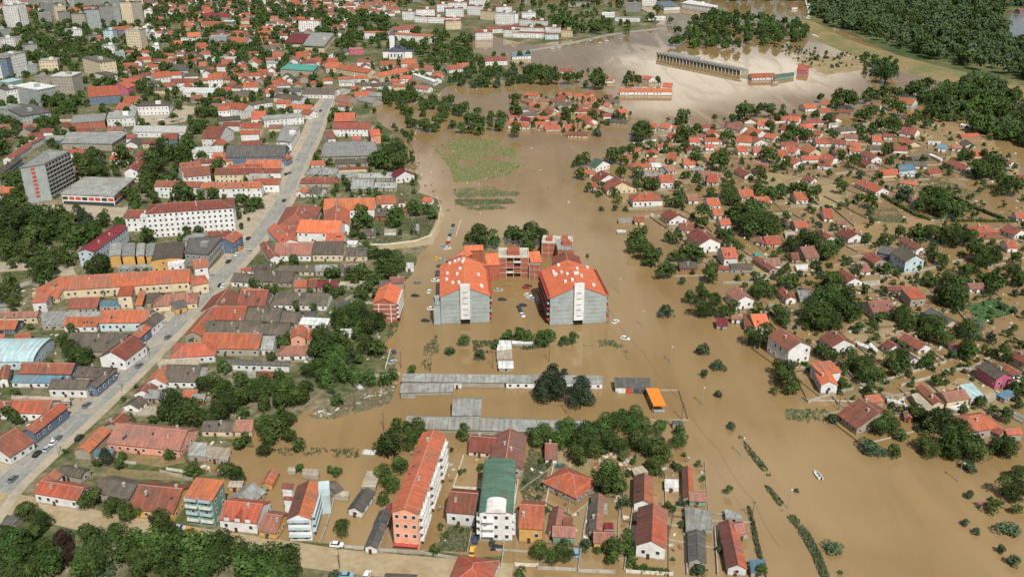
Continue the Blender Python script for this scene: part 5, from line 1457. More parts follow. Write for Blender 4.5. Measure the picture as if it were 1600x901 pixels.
LEAF = {'d': 'leaf_dark', 'l': 'leaf_light', 'c': 'leaf_conifer', 'g': 'leaf_grey', 'r': 'leaf_red', 'f': 'leaf_forest'}
PROTO = {}
for k in 'dlcgr':
    for q in range(4 if k == 'd' else 2):
        v_, n_ = crown_arrays(1500 if k != 'g' else 800, hash(k) % 1 + ord(k)*10+q, k); PROTO[(k, q)] = quads_mesh('crown', v_, [M(LEAF[k])])
tb_ = MB(); tb_.tube((0, 0, 0), (0.03, 0, .75), .085, 7, r2=.06)
for a in range(5):
    t = a*1.257; tb_.tube((0.03, 0, .6+.05*a), (.42*math.cos(t), .42*math.sin(t), 1.05), .045, 5, r2=.015)
TRUNK = mesh('trunk', tb_.v, tb_.f, [M('bark')], tb_.mi)
trees = []
for key, txt in TREES.items():
    ox, oy, sc = TILES[key][0], TILES[key][1], TILES[key][2]
    for it in txt.split(','):
        x, y, r, k = it.split(); x, y, r = ox+float(x)/sc, oy+float(y)/sc, float(r)/sc
        trees.append([x, y, r, k])
def inpoly(x, y, P):
    c = False; n = len(P)
    for i in range(n):
        (x0, y0), (x1, y1) = P[i], P[(i+1) % n]
        if (y0 > y) != (y1 > y) and x < (x1-x0)*(y-y0)/(y1-y0)+x0: c = not c
    return c
def fill(P, n, r0, r1, kinds='ddl', rej=True):
    """n trees spread over the ground that this outline covers"""
    W_ = [at(*q) for q in P]; X = [q.x for q in W_]; Y = [q.y for q in W_]; WP = [(q.x, q.y) for q in W_]; k = 0; tries = 0
    while k < n and tries < n*40:
        tries += 1; x, y = random.uniform(min(X), max(X)), random.uniform(min(Y), max(Y)); r = random.uniform(r0, r1)
        if not inpoly(x, y, WP): continue
        if rej and (blocked(x, y, r*.55) or on_road(x, y, 9+r*.5)): continue
        px_ = pix((x, y, r*1.1)); trees.append([px_[0], px_[1], r*ppm(px_[1]), random.choice(kinds), (x, y, r)]); k += 1
fill([(0, 60), (110, 40), (165, 80), (160, 125), (60, 105), (0, 90)], 70, 4, 7, 'ddddl')
fill([(150, 80), (250, 85), (300, 105), (260, 135), (190, 140), (150, 110)], 70, 3.5, 6, 'dddl')
fill([(405, 20), (418, 25), (405, 75), (372, 130), (330, 190), (305, 235), (270, 300), (255, 300), (290, 225), (325, 160), (370, 110), (395, 60)], 75, 3.5, 5.5, 'dddl', True)
fill([(30, 170), (125, 160), (115, 215), (60, 220), (0, 240), (0, 160)], 50, 3.5, 6, 'dddl')
fill([(420, 12), (480, 18), (600, 28), (615, 48), (500, 52), (440, 45)], 80, 4, 7, 'ddld')
fill([(480, 50), (560, 55), (620, 48), (740, 65), (730, 98), (640, 95), (600, 80), (500, 75)], 110, 4, 6.5, 'ddl')
fill([(708, 118), (800, 108), (870, 118), (870, 135), (800, 137), (712, 138)], 55, 3.5, 6, 'ddg')
fill([(625, 170), (690, 160), (740, 180), (795, 190), (795, 212), (700, 212), (630, 205)], 55, 3.5, 5.5, 'ddl')
fill([(575, 148), (650, 145), (660, 165), (620, 172), (580, 165)], 20, 3.5, 5, 'dd')
fill([(0, 100), (420, 100), (500, 180), (430, 330), (300, 400), (0, 430)], 260, 2.5, 5, 'dddl')
fill([(0, 0), (540, 0), (540, 100), (420, 120), (0, 100)], 560, 3, 6, 'dddl')
fill([(440, 100), (700, 95), (640, 160), (560, 190), (500, 210), (540, 140)], 60, 2.2, 4, 'ddl')
fill([(430, 200), (640, 200), (650, 300), (440, 600), (330, 700), (100, 800), (0, 860), (0, 500)], 130, 1.4, 3, 'ddl')
fill([(985, 240), (1180, 170), (1500, 175), (1600, 260), (1600, 430), (1330, 440), (1150, 400), (1050, 340), (970, 300)], 170, 1.3, 3, 'ddlg')
fill([(1150, 400), (1600, 420), (1600, 700), (1400, 690), (1290, 600), (1150, 470)], 110, 1.2, 2.6, 'ddlg')
fill([(800, 150), (960, 150), (980, 190), (900, 212), (800, 200)], 50, 1.5, 3, 'ddl')
fill([(790, 100), (1010, 118), (1010, 132), (800, 135)], 30, 2, 3.5, 'ddl')
fill([(1340, 85), (1400, 95), (1405, 118), (1350, 120)], 45, 2, 4, 'dgl'); fill([(1200, 68), (1340, 85), (1400, 105), (1260, 105)], 70, 1.2, 2.4, 'gdg')
fill([(0, 872), (120, 866), (300, 880), (470, 900), (0, 905)], 16, 3, 5, 'lldd', True)
fill([(225, 2), (540, 2), (545, 60), (470, 95), (400, 100), (300, 90), (235, 60)], 330, 3, 5.5, 'dddl')
fill([(-100, -14), (560, -8), (560, 4), (-100, 6)], 260, 5, 8, 'dddl')
fill([(600, 100), (700, 95), (790, 90), (800, 112), (700, 132), (600, 130)], 60, 2.5, 4.5, 'ddl')
fill([(430, 455), (610, 440), (600, 560), (480, 620), (330, 700), (300, 640), (420, 560)], 60, 2.2, 3.8, 'ddl')
fill([(550, 200), (650, 200), (660, 300), (560, 330), (470, 330)], 30, 1.6, 3.2, 'dl')
fill([(985, 240), (1180, 170), (1500, 175), (1600, 260), (1600, 430), (1330, 440), (1150, 400), (1050, 340), (970, 300)], 250, .9, 2.2, 'dlgg')
fill([(1150, 400), (1600, 420), (1600, 700), (1400, 690), (1290, 600), (1150, 470)], 190, .8, 1.9, 'dlgg')
fill([(800, 150), (960, 150), (980, 190), (900, 212), (800, 200)], 60, 1, 2, 'dlg')
fill([(820, 32), (960, 22), (1000, 35), (930, 55), (860, 58), (830, 50)], 60, 3, 5, 'dl')
fill([(640, 690), (1120, 700), (1150, 890), (640, 850)], 50, .8, 1.8, 'dlg')
fill([(150, 60), (420, 60), (520, 95), (500, 150), (400, 170), (150, 150)], 200, 2.6, 4.8, 'dddl')
fill([(540, 0), (1000, 0), (1000, 18), (850, 30), (600, 12)], 90, 3.5, 6, 'ddl')
forest = []
n0 = len(trees)
fill([(1268, -2), (1262, 28), (1330, 50), (1400, 78), (1500, 104), (1600, 128), (1700, 160), (1700, 110), (1590, 72), (1570, 55), (1555, 30), (1560, 18), (1600, 10), (1600, 0)], 900, 4, 11, 'fffgd', False)
fill([(1430, 165), (1480, 140), (1520, 125), (1570, 147), (1600, 180), (1660, 240), (1600, 232), (1510, 205), (1440, 185)], 240, 3, 7.5, 'ddfl', True)
fill([(1050, 75), (1050, 50), (1085, 35), (1120, 22), (1240, 38), (1262, 50), (1250, 68), (1150, 78)], 200, 4, 7, 'ddl', True)
fill([(-100, -30), (-100, -10), (540, -1), (900, 4), (1260, 2), (1700, -2), (1700, -30)], 500, 8, 15, 'f', False)
forest = trees[n0:]; trees = trees[:n0]
DEADKW = {'d': ('dark green leafy', 'tree'), 'l': ('bright green leafy', 'tree'), 'c': ('dark feathery conifer', 'tree'), 'g': ('half-drowned silvery', 'bush'), 'r': ('reddish-leaved', 'tree'), 'f': ('dark green', 'tree')}
trees.sort(key=lambda t: -t[2])
nt_ = 0; rest = []
for t in trees:
    x, y, r, k = t[:4]
    if nt_ >= 300: rest.append(t); continue
    R_ = r/ppm(y)*1.2
    p = at(x, y, R_*.85)
    root = bpy.data.objects.new({'d': 'broadleaf_tree', 'l': 'broadleaf_tree', 'c': 'conifer_tree', 'g': 'willow_bush', 'r': 'copper_tree'}[k], None); C.objects.link(root)
    root.location = (p.x, p.y, .0); root.rotation_euler = (0, 0, random.uniform(0, 6.28)); hz = random.uniform(.85, 1.1)*(1.08 if k == 'c' else 1) if k != 'g' else .62
    root.scale = (R_, R_, R_*hz)
    keys = [q for q in PROTO if q[0] == k]; obj('crown', PROTO[random.choice(keys)], root, (0, 0, .02 if k != 'g' else -.35)); 
    if k != 'g': obj('trunk', TRUNK, root)
    sz = 'tall' if R_ > 6.5 else 'mid-sized' if R_ > 4 else 'small'
    a, b = DEADKW[k]; reg(root, (x, y), f'{sz} {a} {b}', 'tree' if k != 'g' else 'bush', 'trees and bushes of the town'); nt_ += 1
def mass(name, lst, desc):
    out_ = {}
    for t in lst:
        x, y, r, k = t[:4]
        if len(t) > 4: X, Y, R_ = t[4]
        else: R_ = 1.15*r/ppm(y); p = at(x, y, R_*.85); X, Y = p.x, p.y
        nq = int(max(60, min(320, (r*2)**2*1.1)))
        v_, _ = crown_arrays(nq, int(rng.integers(1e6)), k); v_ = v_*np.array([R_, R_, R_*random.uniform(.9, 1.2)])+np.array([X, Y, R_*.1 if k != 'g' else -R_*.4]); out_.setdefault(k, []).append(v_)
    for k, vs_ in out_.items():
        o = obj(name, quads_mesh(name, np.concatenate(vs_), [M(LEAF[k])])); o['kind'] = 'stuff'; o['label'] = desc+{'d': ', dark green', 'l': ', bright green', 'c': ', conifers', 'g': ', silvery', 'r': ', reddish', 'f': ', deep green'}[k]; o['category'] = 'trees'
mass('background_trees', rest, 'smaller trees and bushes scattered between the houses and gardens'); 
mass('riverside_woodland', forest, 'dense woodland along the levee and river in the far distance')
def tufts(name, P, n, h, wd, m, label, zb=.0):
    W_ = [at(*q) for q in P]; WP = [(q.x, q.y) for q in W_]; X = [q[0] for q in WP]; Y = [q[1] for q in WP]
    k = 0; vs_ = []
    from mathutils import noise
    while k < n:
        x, y = random.uniform(min(X), max(X)), random.uniform(min(Y), max(Y))
        if blocked(x, y, 0) or not inpoly(x, y, WP): k += .002; continue
        if noise.noise((x*.045, y*.045, 7))+.5*noise.noise((x*.2, y*.2, 3)) < random.uniform(-.30, .42): k += .45; continue
        a = random.uniform(0, 3.14); w_, hh = wd*random.uniform(.6, 1.4), h*random.uniform(.5, 1.3); c_, s_ = math.cos(a)*w_, math.sin(a)*w_; lx, ly = random.uniform(-.6, .6)*w_, random.uniform(.2, 1.2)*w_
        vs_ += [(x-c_, y-s_, zb), (x+c_, y+s_, zb), (x+c_*.7+lx, y+s_*.7+ly, zb+hh), (x-c_*.7+lx, y-s_*.7+ly, zb+hh)]; k += 1
    o = obj(name, quads_mesh(name, np.array(vs_), [m])); o['kind'] = 'stuff'; o['label'] = label; o['category'] = 'grass'
gm = leafmat('field_grass', (.12, .145, .055), (.17, .165, .08)); gm2 = leafmat('weed_green', (.075, .10, .045), (.13, .125, .07)); gm3 = leafmat('crop_green', (.10, .20, .07), (.13, .22, .09))
tufts('flooded_grass', [(668, 222), (700, 219), (760, 219), (790, 222), (808, 240), (812, 262), (790, 275), (745, 282), (712, 292), (704, 262), (685, 240)], 26000, .5, .8, gm, 'flooded grass field showing through brown water')
for q in ([(708, 296), (770, 292), (812, 300), (808, 306), (715, 310)], [(712, 312), (800, 312), (806, 318), (712, 322)], [(712, 323), (780, 322), (790, 326), (725, 330)]):
    tufts('flooded_grass', q, 1800, .5, .7, gm2, 'narrow strip of drowned grass below the big flooded field')
tufts('crop_field', [(1505, 480), (1555, 468), (1585, 484), (1580, 490), (1535, 503)], 5500, .6, .5, gm3, 'small bright green crop patch beside flooded gardens')
tufts('drowned_hedge', [(1196, 760), (1202, 762), (1232, 795), (1262, 830), (1280, 862), (1296, 902), (1284, 902), (1268, 865), (1248, 830), (1222, 798)], 2000, .7, .45, gm2, 'thin line of drowned vegetation cutting across open water')
tufts('drowned_hedge', [(1152, 682), (1160, 684), (1196, 728), (1206, 742), (1200, 744), (1185, 730)], 260, .7, .45, gm2, 'broken start of the drowned vegetation line')
tufts('drowned_hedge', [(1168, 790), (1175, 800), (1186, 850), (1192, 875), (1186, 875), (1178, 845)], 300, .9, .4, gm2, 'weedy fence line at the edge of the last garden')
tufts('weeds', [(665, 540), (682, 525), (686, 545), (672, 580), (655, 580)], 260, .7, .5, gm2, 'drowned weeds beside the flooded lane')
tufts('weeds', [(1228, 640), (1290, 640), (1310, 655), (1300, 668), (1230, 655)], 330, .6, .5, gm2, 'drowned vegetable rows by the orange-red house')
tufts('weeds', [(420, 700), (560, 702), (560, 715), (440, 712)], 320, .6, .4, gm2, 'weedy garden boundary behind the villa')
tufts('weeds', [(740, 535), (830, 530), (840, 545), (780, 552), (740, 552)], 420, 1.0, .6, gm2, 'reeds around the ruined white shed')
tufts('weeds', [(900, 533), (960, 532), (968, 537), (1000, 572), (996, 574), (960, 542), (900, 541)], 420, .8, .45, gm2, 'thin weed line leading to the dark-roofed kiosk')
tufts('weeds', [(480, 655), (500, 635), (560, 612), (618, 602), (610, 630), (570, 642), (520, 655)], 2600, .6, .5, mat('dry_weed', (.17, .15, .09), var=.4), 'dry weeds and rubble on the silted bank')
tufts('weeds', [(610, 455), (630, 445), (625, 500), (605, 560), (596, 555), (612, 500)], 500, .7, .5, gm2, 'weeds along the edge of the flooded lane')
tufts('weeds', [(560, 345), (680, 340), (670, 375), (560, 385)], 2500, .5, .5, gm2, 'rough grass in the gardens beside the lane')
tufts('weeds', [(828, 700), (858, 715), (850, 780), (820, 790), (812, 760)], 1300, .35, .5, gm2, 'drowned lawn beside the green-roofed block')
tufts('weeds', [(690, 820), (740, 825), (735, 862), (685, 862)], 800, .35, .5, gm2, 'silted lawn in front of the red-roofed white house')
tufts('weeds', [(1350, 325), (1400, 325), (1420, 350), (1360, 345)], 1200, .35, .5, gm2, 'grassy silt in the flooded open field')
tufts('weeds', [(540, 205), (640, 205), (660, 290), (560, 330)], 2500, .4, .5, gm2, 'rough grass behind the market sheds')
tufts('weeds', [(1420, 270), (1540, 300), (1500, 320), (1400, 290)], 1200, .5, .5, gm2, 'scattered bushes on the flat flooded field')
# ------------------------------------------------------------------ cars, boat, poles, walls
def car_proto():
    r = bpy.data.objects.new('parked_car', None)
    b = MB(); sec = [(-2.1, .45, .75), (-2.0, .85, .95), (-1.3, .9, 1.0), (.9, .9, .95), (1.9, .84, .8), (2.1, .4, .6)]
    for (x0, w0, h0), (x1, w1, h1) in zip(sec[:-1], sec[1:]):
        b.add([(x0, -w0, .3), (x0, w0, .3), (x0, w0, h0), (x0, -w0, h0), (x1, -w1, .3), (x1, w1, .3), (x1, w1, h1), (x1, -w1, h1)], [(0, 1, 5, 4), (1, 2, 6, 5), (2, 3, 7, 6), (3, 0, 4, 7), (0, 3, 2, 1), (4, 5, 6, 7)])
    rf = MB(); rf.add([(-1.2, -.65, 1.45), (.35, -.65, 1.45), (.35, .65, 1.45), (-1.2, .65, 1.45), (-1.25, -.68, 1.40), (.4, -.68, 1.40), (.4, .68, 1.40), (-1.25, .68, 1.40)], [(0, 1, 2, 3), (0, 4, 5, 1), (1, 5, 6, 2), (2, 6, 7, 3), (3, 7, 4, 0)])
    gl = MB(); gl.add([(-1.75, -.82, .95), (1.0, -.82, .95), (1.0, .82, .95), (-1.75, .82, .95), (-1.25, -.66, 1.40), (.4, -.66, 1.40), (.4, .66, 1.40), (-1.25, .66, 1.40)], [(0, 1, 5, 4), (1, 2, 6, 5), (2, 3, 7, 6), (3, 0, 4, 7)])
    return b, rf, gl
cb, cr_, cg = car_proto(); wl = MB(); wl.tube((0, -.1, 0), (0, .1, 0), .32, 10)
car_glass = mesh('car_window', cg.v, cg.f, [M('glass_pane')], cg.mi); wheel = mesh('wheel', wl.v, wl.f, [M('black_rubber')], wl.mi); CARM = {}
hl_ = MB().box(-.04, .04, -.18, .18, -.08, .08); headl = mesh('headlight', hl_.v, hl_.f, [M('lane_paint')], hl_.mi)
def car_meshes(col):
    if col not in CARM:
        c = {'white': (.75, .76, .75), 'black': (.02, .022, .028), 'dark blue': (.02, .04, .10), 'silver': (.42, .45, .46), 'red': (.42, .03, .025), 'orange': (.75, .25, .02), 'light blue': (.2, .38, .5), 'yellow': (.8, .45, .03), 'green': (.05, .16, .1), 'grey': (.16, .17, .18)}[col]
        m = mat('car_paint_'+col.replace(' ', '_'), c, rough=.35, var=.02, amt=.15, spec=.5); CARM[col] = (mesh('body', cb.v, cb.f, [m], cb.mi), mesh('car_roof', cr_.v, cr_.f, [m], cr_.mi))
    return CARM[col]
def car(x, y, col, ang, z=.16, s=1.0, van=False, where=''):
    p = at(x, y, z+.6); r = bpy.data.objects.new('van' if van else 'parked_car', None); C.objects.link(r); r.location = (p.x, p.y, z); r.rotation_euler = (0, 0, R(ang)); r.scale = (1.05*s, 1.05, 1.05*(1.35 if van else 1))
    b_, f_ = car_meshes(col); obj('body', b_, r); obj('car_roof', f_, r); obj('car_windows', car_glass, r)
    for sx_ in (-1.25, 1.3):
        for sy_ in (-.78, .78): obj('wheel', wheel, r, (sx_, sy_, .32))
    for sy_ in (-.6, .6): obj('headlight', headl, r, (2.0, sy_, .62))
    reg(r, (x, y), f'{col} {"van" if van else "car"} {where}'.strip(), 'van' if van else 'car', 'cars and vans around the town')
for x, y, c, a in [(58, 708, 'black', 84), (74, 700, 'silver', 84), (84, 690, 'white', 84), (90, 684, 'grey', 84), (20, 747, 'grey', 84), (124, 683, 'black', 80), (135, 632, 'grey', 80), (217, 570, 'grey', 80), (370, 397, 'white', 82), (376, 388, 'orange', 82), (381, 379, 'white', 82), (388, 372, 'black', 82), (390, 392, 'silver', 82), (357, 408, 'black', 82), (345, 445, 'black', 82), (447, 272, 'black', 85), (452, 270, 'grey', 85), (444, 313, 'black', 85), (465, 250, 'silver', 85), (501, 173, 'black', 87), (262, 526, 'grey', 82), (322, 485, 'black', 82), (349, 446, 'white', 82), (330, 430, 'silver', 82), (301, 600 - 60, 'grey', 82), (45, 416, 'black', 10), (215, 310, 'black', 5), (205, 318, 'grey', 5), (226, 316, 'black', 5)]: car(x, y, c, a, where='on the dry side of town')
for x, y, c, a in [(240, 186, 'silver', 10), (252, 187, 'white', 10), (262, 184, 'light blue', 20), (277, 189, 'white', 60), (283, 186, 'silver', 60), (226, 195, 'light blue', 0)]: car(x, y, c, a, where='in the car park')
for x, y, c, a in [(298, 829, 'orange', -10), (280, 824, 'silver', -5), (526, 850, 'white', -5), (541, 898, 'light blue', 0), (573, 898, 'white', 80)]: car(x, y, c, a, where='on the lower street')
for x, y, c, a in [(708, 352, 'black', 85), (706, 360, 'light blue', 85), (703, 367, 'dark blue', 85), (702, 373, 'white', 80), (700, 379, 'red', 70), (692, 385, 'light blue', 70), (699, 388, 'white', 20), (683, 404, 'yellow', 20), (691, 407, 'light blue', 15), (688, 416, 'black', 10), (686, 425, 'dark blue', 10), (686, 430, 'dark blue', 10), (680, 438, 'white', 5), (653, 442, 'grey', 10)]: car(x, y, c, a, z=-.55, where='in the flooded parking row')
for x, y, c, a in [(649, 462, 'black', -10), (671, 455, 'white', 80), (665, 501, 'black', -10), (616, 551, 'dark blue', -70), (614, 565, 'silver', 50), (674, 482, 'white', 0)]: car(x, y, c, a, z=-.5, where='half sunk in the flooded lane')
for x, y, c, a in [(779, 453, 'silver', 0), (785, 468, 'black', 0), (825, 447, 'black', 0), (822, 450, 'red', 0), (825, 461, 'white', -30), (829, 465, 'white', -30), (834, 468, 'silver', -30), (817, 477, 'black', 0), (811, 481, 'dark blue', -70), (814, 487, 'dark blue', -70), (816, 492, 'white', -70), (850, 485, 'black', 0), (852, 484, 'grey', 0)]: car(x, y, c, a, z=-.5, where='in the flooded courtyard')
for x, y, c, a in [(962, 502, 'white', 40), (977, 528, 'white', -30)]: car(x, y, c, a, z=-.3, where='stranded in open flood water')
for x, y, c, a in [(743, 842, 'dark blue', 85), (776, 855, 'black', 5), (779, 840, 'silver', 0), (877, 735 - 7, 'green', 5), (900, 863, 'light blue', 85)]: car(x, y, c, a, z=-.3, where='in a bottom-row yard')
car(738, 862, 'yellow', 84, z=-.1, s=1.15, van=True, where='at the yard gate')
for x, y, c, a in [(864, 76, 'white', 10), (874, 74, 'white', 10), (888, 71, 'light blue', 10), (902, 68, 'silver', 10), (923, 60, 'light blue', 5), (938, 67, 'white', 10), (948, 64, 'white', 10), (970, 61, 'silver', 10)]: car(x, y, c, a, z=.5, s=1.3, where='on the far causeway')
def boat():
    p = at(1277.5, 741, .3); q = at(1273, 735, 0)-at(1283, 748, 0); r = bpy.data.objects.new('motor_boat', None); C.objects.link(r); r.location = (p.x, p.y, 0); r.rotation_euler = (0, 0, math.atan2(q.y, q.x))
    sec = [(-2.6, .95), (-1, 1.05), (.8, 1.0), (2.0, .6), (2.9, .05)]; b = MB()
    for (x0, w0), (x1, w1) in zip(sec[:-1], sec[1:]):
        for s_ in (1, -1):
            f = [(0, 1, 2, 3), (4, 5, 6, 7)] if s_ > 0 else [(3, 2, 1, 0), (7, 6, 5, 4)]
            b.add([(x0, s_*w0*.7, -.1), (x1, s_*w1*.7, -.1), (x1, s_*w1, .65), (x0, s_*w0, .65), (x0, s_*w0, .65), (x1, s_*w1, .65), (x1, s_*w1*.8, .65), (x0, s_*w0*.8, .65)], f)
    b.add([(-2.6, -.76, .3), (2, -.45, .3), (2, .45, .3), (-2.6, .76, .3)], [(0, 1, 2, 3)]); b.box(-2.7, -2.6, -.9, .9, -.1, .65); b.build('hull', [M('balcony_white')], r)
    for x in (-1.4, 0, 1.1): MB().box(x-.18, x+.18, -.7, .7, .42, .5).build('bench', [M('lane_paint')], r)
    MB().box(-3.1, -2.72, -.22, .22, .2, 1.1).build('outboard_motor', [M('black_rubber')], r)
    for x, y in ((-1.4, .1), (0, -.1)):
        bb = MB(); bb.tube((x, y, .45), (x+.03, y, 1.05), .2, 7, r2=.24).tube((x+.03, y, 1.06), (x+.03, y, 1.14), .07, 6).tube((x+.03, y, 1.14), (x+.03, y, 1.38), .11, 8, r2=.10).tube((x, y-.1, .55), (x+.45, y-.12, .55), .09, 6, r2=.07).tube((x, y+.1, .55), (x+.45, y+.12, .55), .09, 6, r2=.07)
        o = bb.build('person', [M('steel_dark')]); o.parent = None; o.matrix_world = Matrix.Translation(r.location) @ Matrix.Rotation(r.rotation_euler.z, 4, 'Z')
        reg(o, (1277+x, 741), '', 'person', None, 'person in dark clothes sitting ' + ('at the stern' if x < -1 else 'in the middle') + ' of the small white boat')
    reg(r, (1277, 741), '', 'boat', None, 'small white motor boat crossing the open flood water')
boat()
def pole(x, y, h=8, lamp=True, wood=False):
    p = at(x, y); r = bpy.data.objects.new('utility_pole' if wood else 'street_lamp', None); C.objects.link(r); r.location = p
    MB().tube((0, 0, 0), (0, 0, h), .16, 7, r2=.10).build('pole', [M('pole_wood' if wood else 'metal_post')], r)
    if wood:
        MB().box(-1.1, 1.1, -.08, .08, h-.5, h-.35).build('crossarm', [M('pole_wood')], r)
        for q in (-.95, 0, .95): MB().tube((q, 0, h-.35), (q, 0, h-.1), .07, 6).build('insulator', [M('lane_paint')], r)
    else:
        MB().tube((0, 0, h-.1), (0, -1.2, h+.15), .06, 6).build('arm', [M('metal_post')], r); MB().box(-.25, .25, -1.75, -1.15, h+.08, h+.26).build('lamp_head', [M('balcony_white')], r)
    reg(r, (x, y), 'grey street lamp' if not wood else 'wooden utility pole', 'pole', 'poles and street lamps')
for x, y in [(1097, 632), (1048, 567), (1004, 510), (968, 458), (1186, 545), (1158, 712), (1231, 794), (1497, 752), (190, 612), (302, 470), (352, 408), (432, 322), (92, 712), (233, 560)]: pole(x, y, 8.5)
for x, y in [(531, 888), (1485, 562), (1250, 470), (1410, 553), (1536, 545), (1310, 640), (673, 580), (770, 575), (858, 565), (627, 575), (885, 645), (600, 672), (1450, 480), (1270, 490), (1330, 345), (1170, 300), (1095, 300), (555, 640), (322, 20 + 300)]: pole(x, y, 8, wood=True)
def cable(pts, h=7.6, r_=.05):
    P = [at(*q)+Vector((0, 0, h)) for q in pts]; b = MB()
    for a, c in zip(P[:-1], P[1:]):
        n = 8
        for k in range(n):
            t0, t1 = k/n, (k+1)/n; s = lambda t: a.lerp(c, t)-Vector((0, 0, 1.6*4*t*(1-t)))
            b.tube(s(t0), s(t1), r_, 4)
    o = b.build('power_cable', [M('steel_dark')]); return o
o = cable([(950, 505), (1004, 575), (1065, 655), (1120, 730), (1175, 812), (1215, 885)]); 
for x, y in [(950, 505), (1065, 655), (1175, 812)]: pole(x, y, 7.7, wood=True)
reg(o, (1065, 640), '', 'cable', None, 'thin sagging power cable running diagonally over the flood')
def gwall(pts, h=1.1, th=.25, m='wall_concrete', what='pale concrete garden wall', nm='garden_wall', o_=(0, 0, 1)):
    P = [at(o_[0]+x/o_[2], o_[1]+y/o_[2]) for x, y in pts]; b = MB()
    r = bpy.data.objects.new(nm, None); C.objects.link(r); r.location = P[0]
    for a, c in zip(P[:-1], P[1:]):
        d = c-a; L = d.length
        if L < .5: continue
        d.normalize(); m_ = (a+c)/2-P[0]; b.obox(m_.xy, d.xy, L-.02, th, -.2, h)
        n = max(1, int(L/4))
        for k in range(n+1):
            q = a+d*(L*k/n)-P[0]; MB().obox(q.xy, d.xy, .36, .36, -.2, h+.18).build('pier', [M(m)], r)
    b.build('wall_panel', [M(m)], r)
    q = pts[len(pts)//2]; reg(r, (o_[0]+q[0]/o_[2], o_[1]+q[1]/o_[2]), what, 'wall', 'garden walls')
B_ = (400, 675, 3.9875); C_ = (800, 675, 3.9875); H_ = (1200, 450, 4); J_ = (400, 225, 4); K_ = (800, 225, 4); L_t = (1200, 225, 4); A_ = (0, 675, 3.9875); F_ = (400, 450, 4)
for o_, pts, m in [(B_, [(1230, 352), (1292, 160)], 'pale_slab'), (B_, [(1236, 352), (1398, 360)], 'pale_slab'), (C_, [(212, 440), (262, 190)], 'pale_slab'), (C_, [(10, 490), (38, 310)], 'pale_slab'),
    (C_, [(412, 860), (470, 480)], 'wall_concrete'), (C_, [(700, 860), (755, 460)], 'wall_concrete'), (C_, [(415, 868), (640, 875)], 'wall_concrete'), (C_, [(712, 872), (1000, 890)], 'pale_slab'), (C_, [(20, 830), (160, 835)], 'pale_slab'), (C_, [(160, 850), (400, 862)], 'wall_concrete'),
    (C_, [(1090, 890), (1080, 620)], 'wall_concrete'), (C_, [(1280, 890), (1262, 600)], 'wall_concrete'), (B_, [(400, 690), (440, 600), (490, 420)], 'wall_concrete'), (B_, [(555, 720), (760, 735)], 'wall_concrete'), (B_, [(770, 740), (1060, 760), (1290, 800)], 'wall_concrete'),
    (B_, [(1530, 840), (1545, 700)], 'wall_concrete'), (B_, [(1310, 800), (1340, 640)], 'wall_concrete'), (A_, [(1040, 235), (1215, 262)], 'pale_slab'), (A_, [(730, 190), (850, 200)], 'wall_concrete'), (A_, [(1000, 250), (1200, 300)], 'wall_concrete'),
    (H_, [(440, 460), (560, 600), (620, 612)], 'wall_concrete'), (H_, [(620, 612), (850, 545), (1110, 465)], 'wall_concrete'), (H_, [(220, 690), (250, 715), (430, 655), (530, 635)], 'wall_concrete'), (H_, [(405, 685), (440, 730), (500, 760)], 'wall_concrete'), (H_, [(830, 612), (1020, 560)], 'wall_concrete'), (H_, [(1000, 385), (1100, 460)], 'wall_concrete'), (H_, [(0, 150), (110, 225), (200, 260)], 'wall_concrete'), (H_, [(1090, 520), (1270, 505), (1330, 470)], 'wall_concrete'), (H_, [(1020, 60), (1180, 140), (1240, 210)], 'wall_concrete'),
    (K_, [(1430, 660), (1600, 780)], 'wall_concrete'), (K_, [(1320, 870), (1510, 870)], 'wall_concrete'), (K_, [(830, 458), (950, 452)], 'wall_concrete'), (K_, [(1060, 410), (1160, 470)], 'wall_concrete'), (K_, [(480, 300), (570, 325)], 'wall_concrete'), (K_, [(720, 410), (920, 395)], 'wall_concrete'),
    (L_t, [(420, 190), (540, 175)], 'wall_concrete'), (L_t, [(400, 400), (540, 520)], 'wall_concrete'), (L_t, [(350, 330), (620, 470)], 'wall_concrete'), (L_t, [(700, 830), (900, 810), (1100, 760)], 'wall_concrete'), (L_t, [(0, 440), (150, 440), (260, 500)], 'wall_concrete'), (L_t, [(590, 690), (720, 770)], 'wall_concrete'), (L_t, [(1020, 480), (1300, 485)], 'wall_concrete'), (L_t, [(1150, 740), (1290, 720)], 'wall_concrete'), (L_t, [(300, 530), (440, 620), (560, 680)], 'wall_concrete'),
    (J_, [(645, 630), (800, 635), (1000, 610), (1095, 575)], 'pale_slab'), (J_, [(1100, 570), (1140, 500), (1155, 400), (1130, 340)], 'pale_slab'), (J_, [(1250, 580), (1280, 485)], 'pale_slab'), (F_, [(810, 505), (840, 395)], 'pale_slab'), (F_, [(690, 560), (900, 540)], 'wall_concrete'), (F_, [(600, 95), (760, 100)], 'wall_concrete'), (F_, [(560, 80), (620, 40), (740, 50)], 'wall_concrete')]:
    gwall([p for p in pts], m=m, what='cream rendered garden wall' if m == 'pale_slab' else 'grey concrete garden wall', o_=o_)
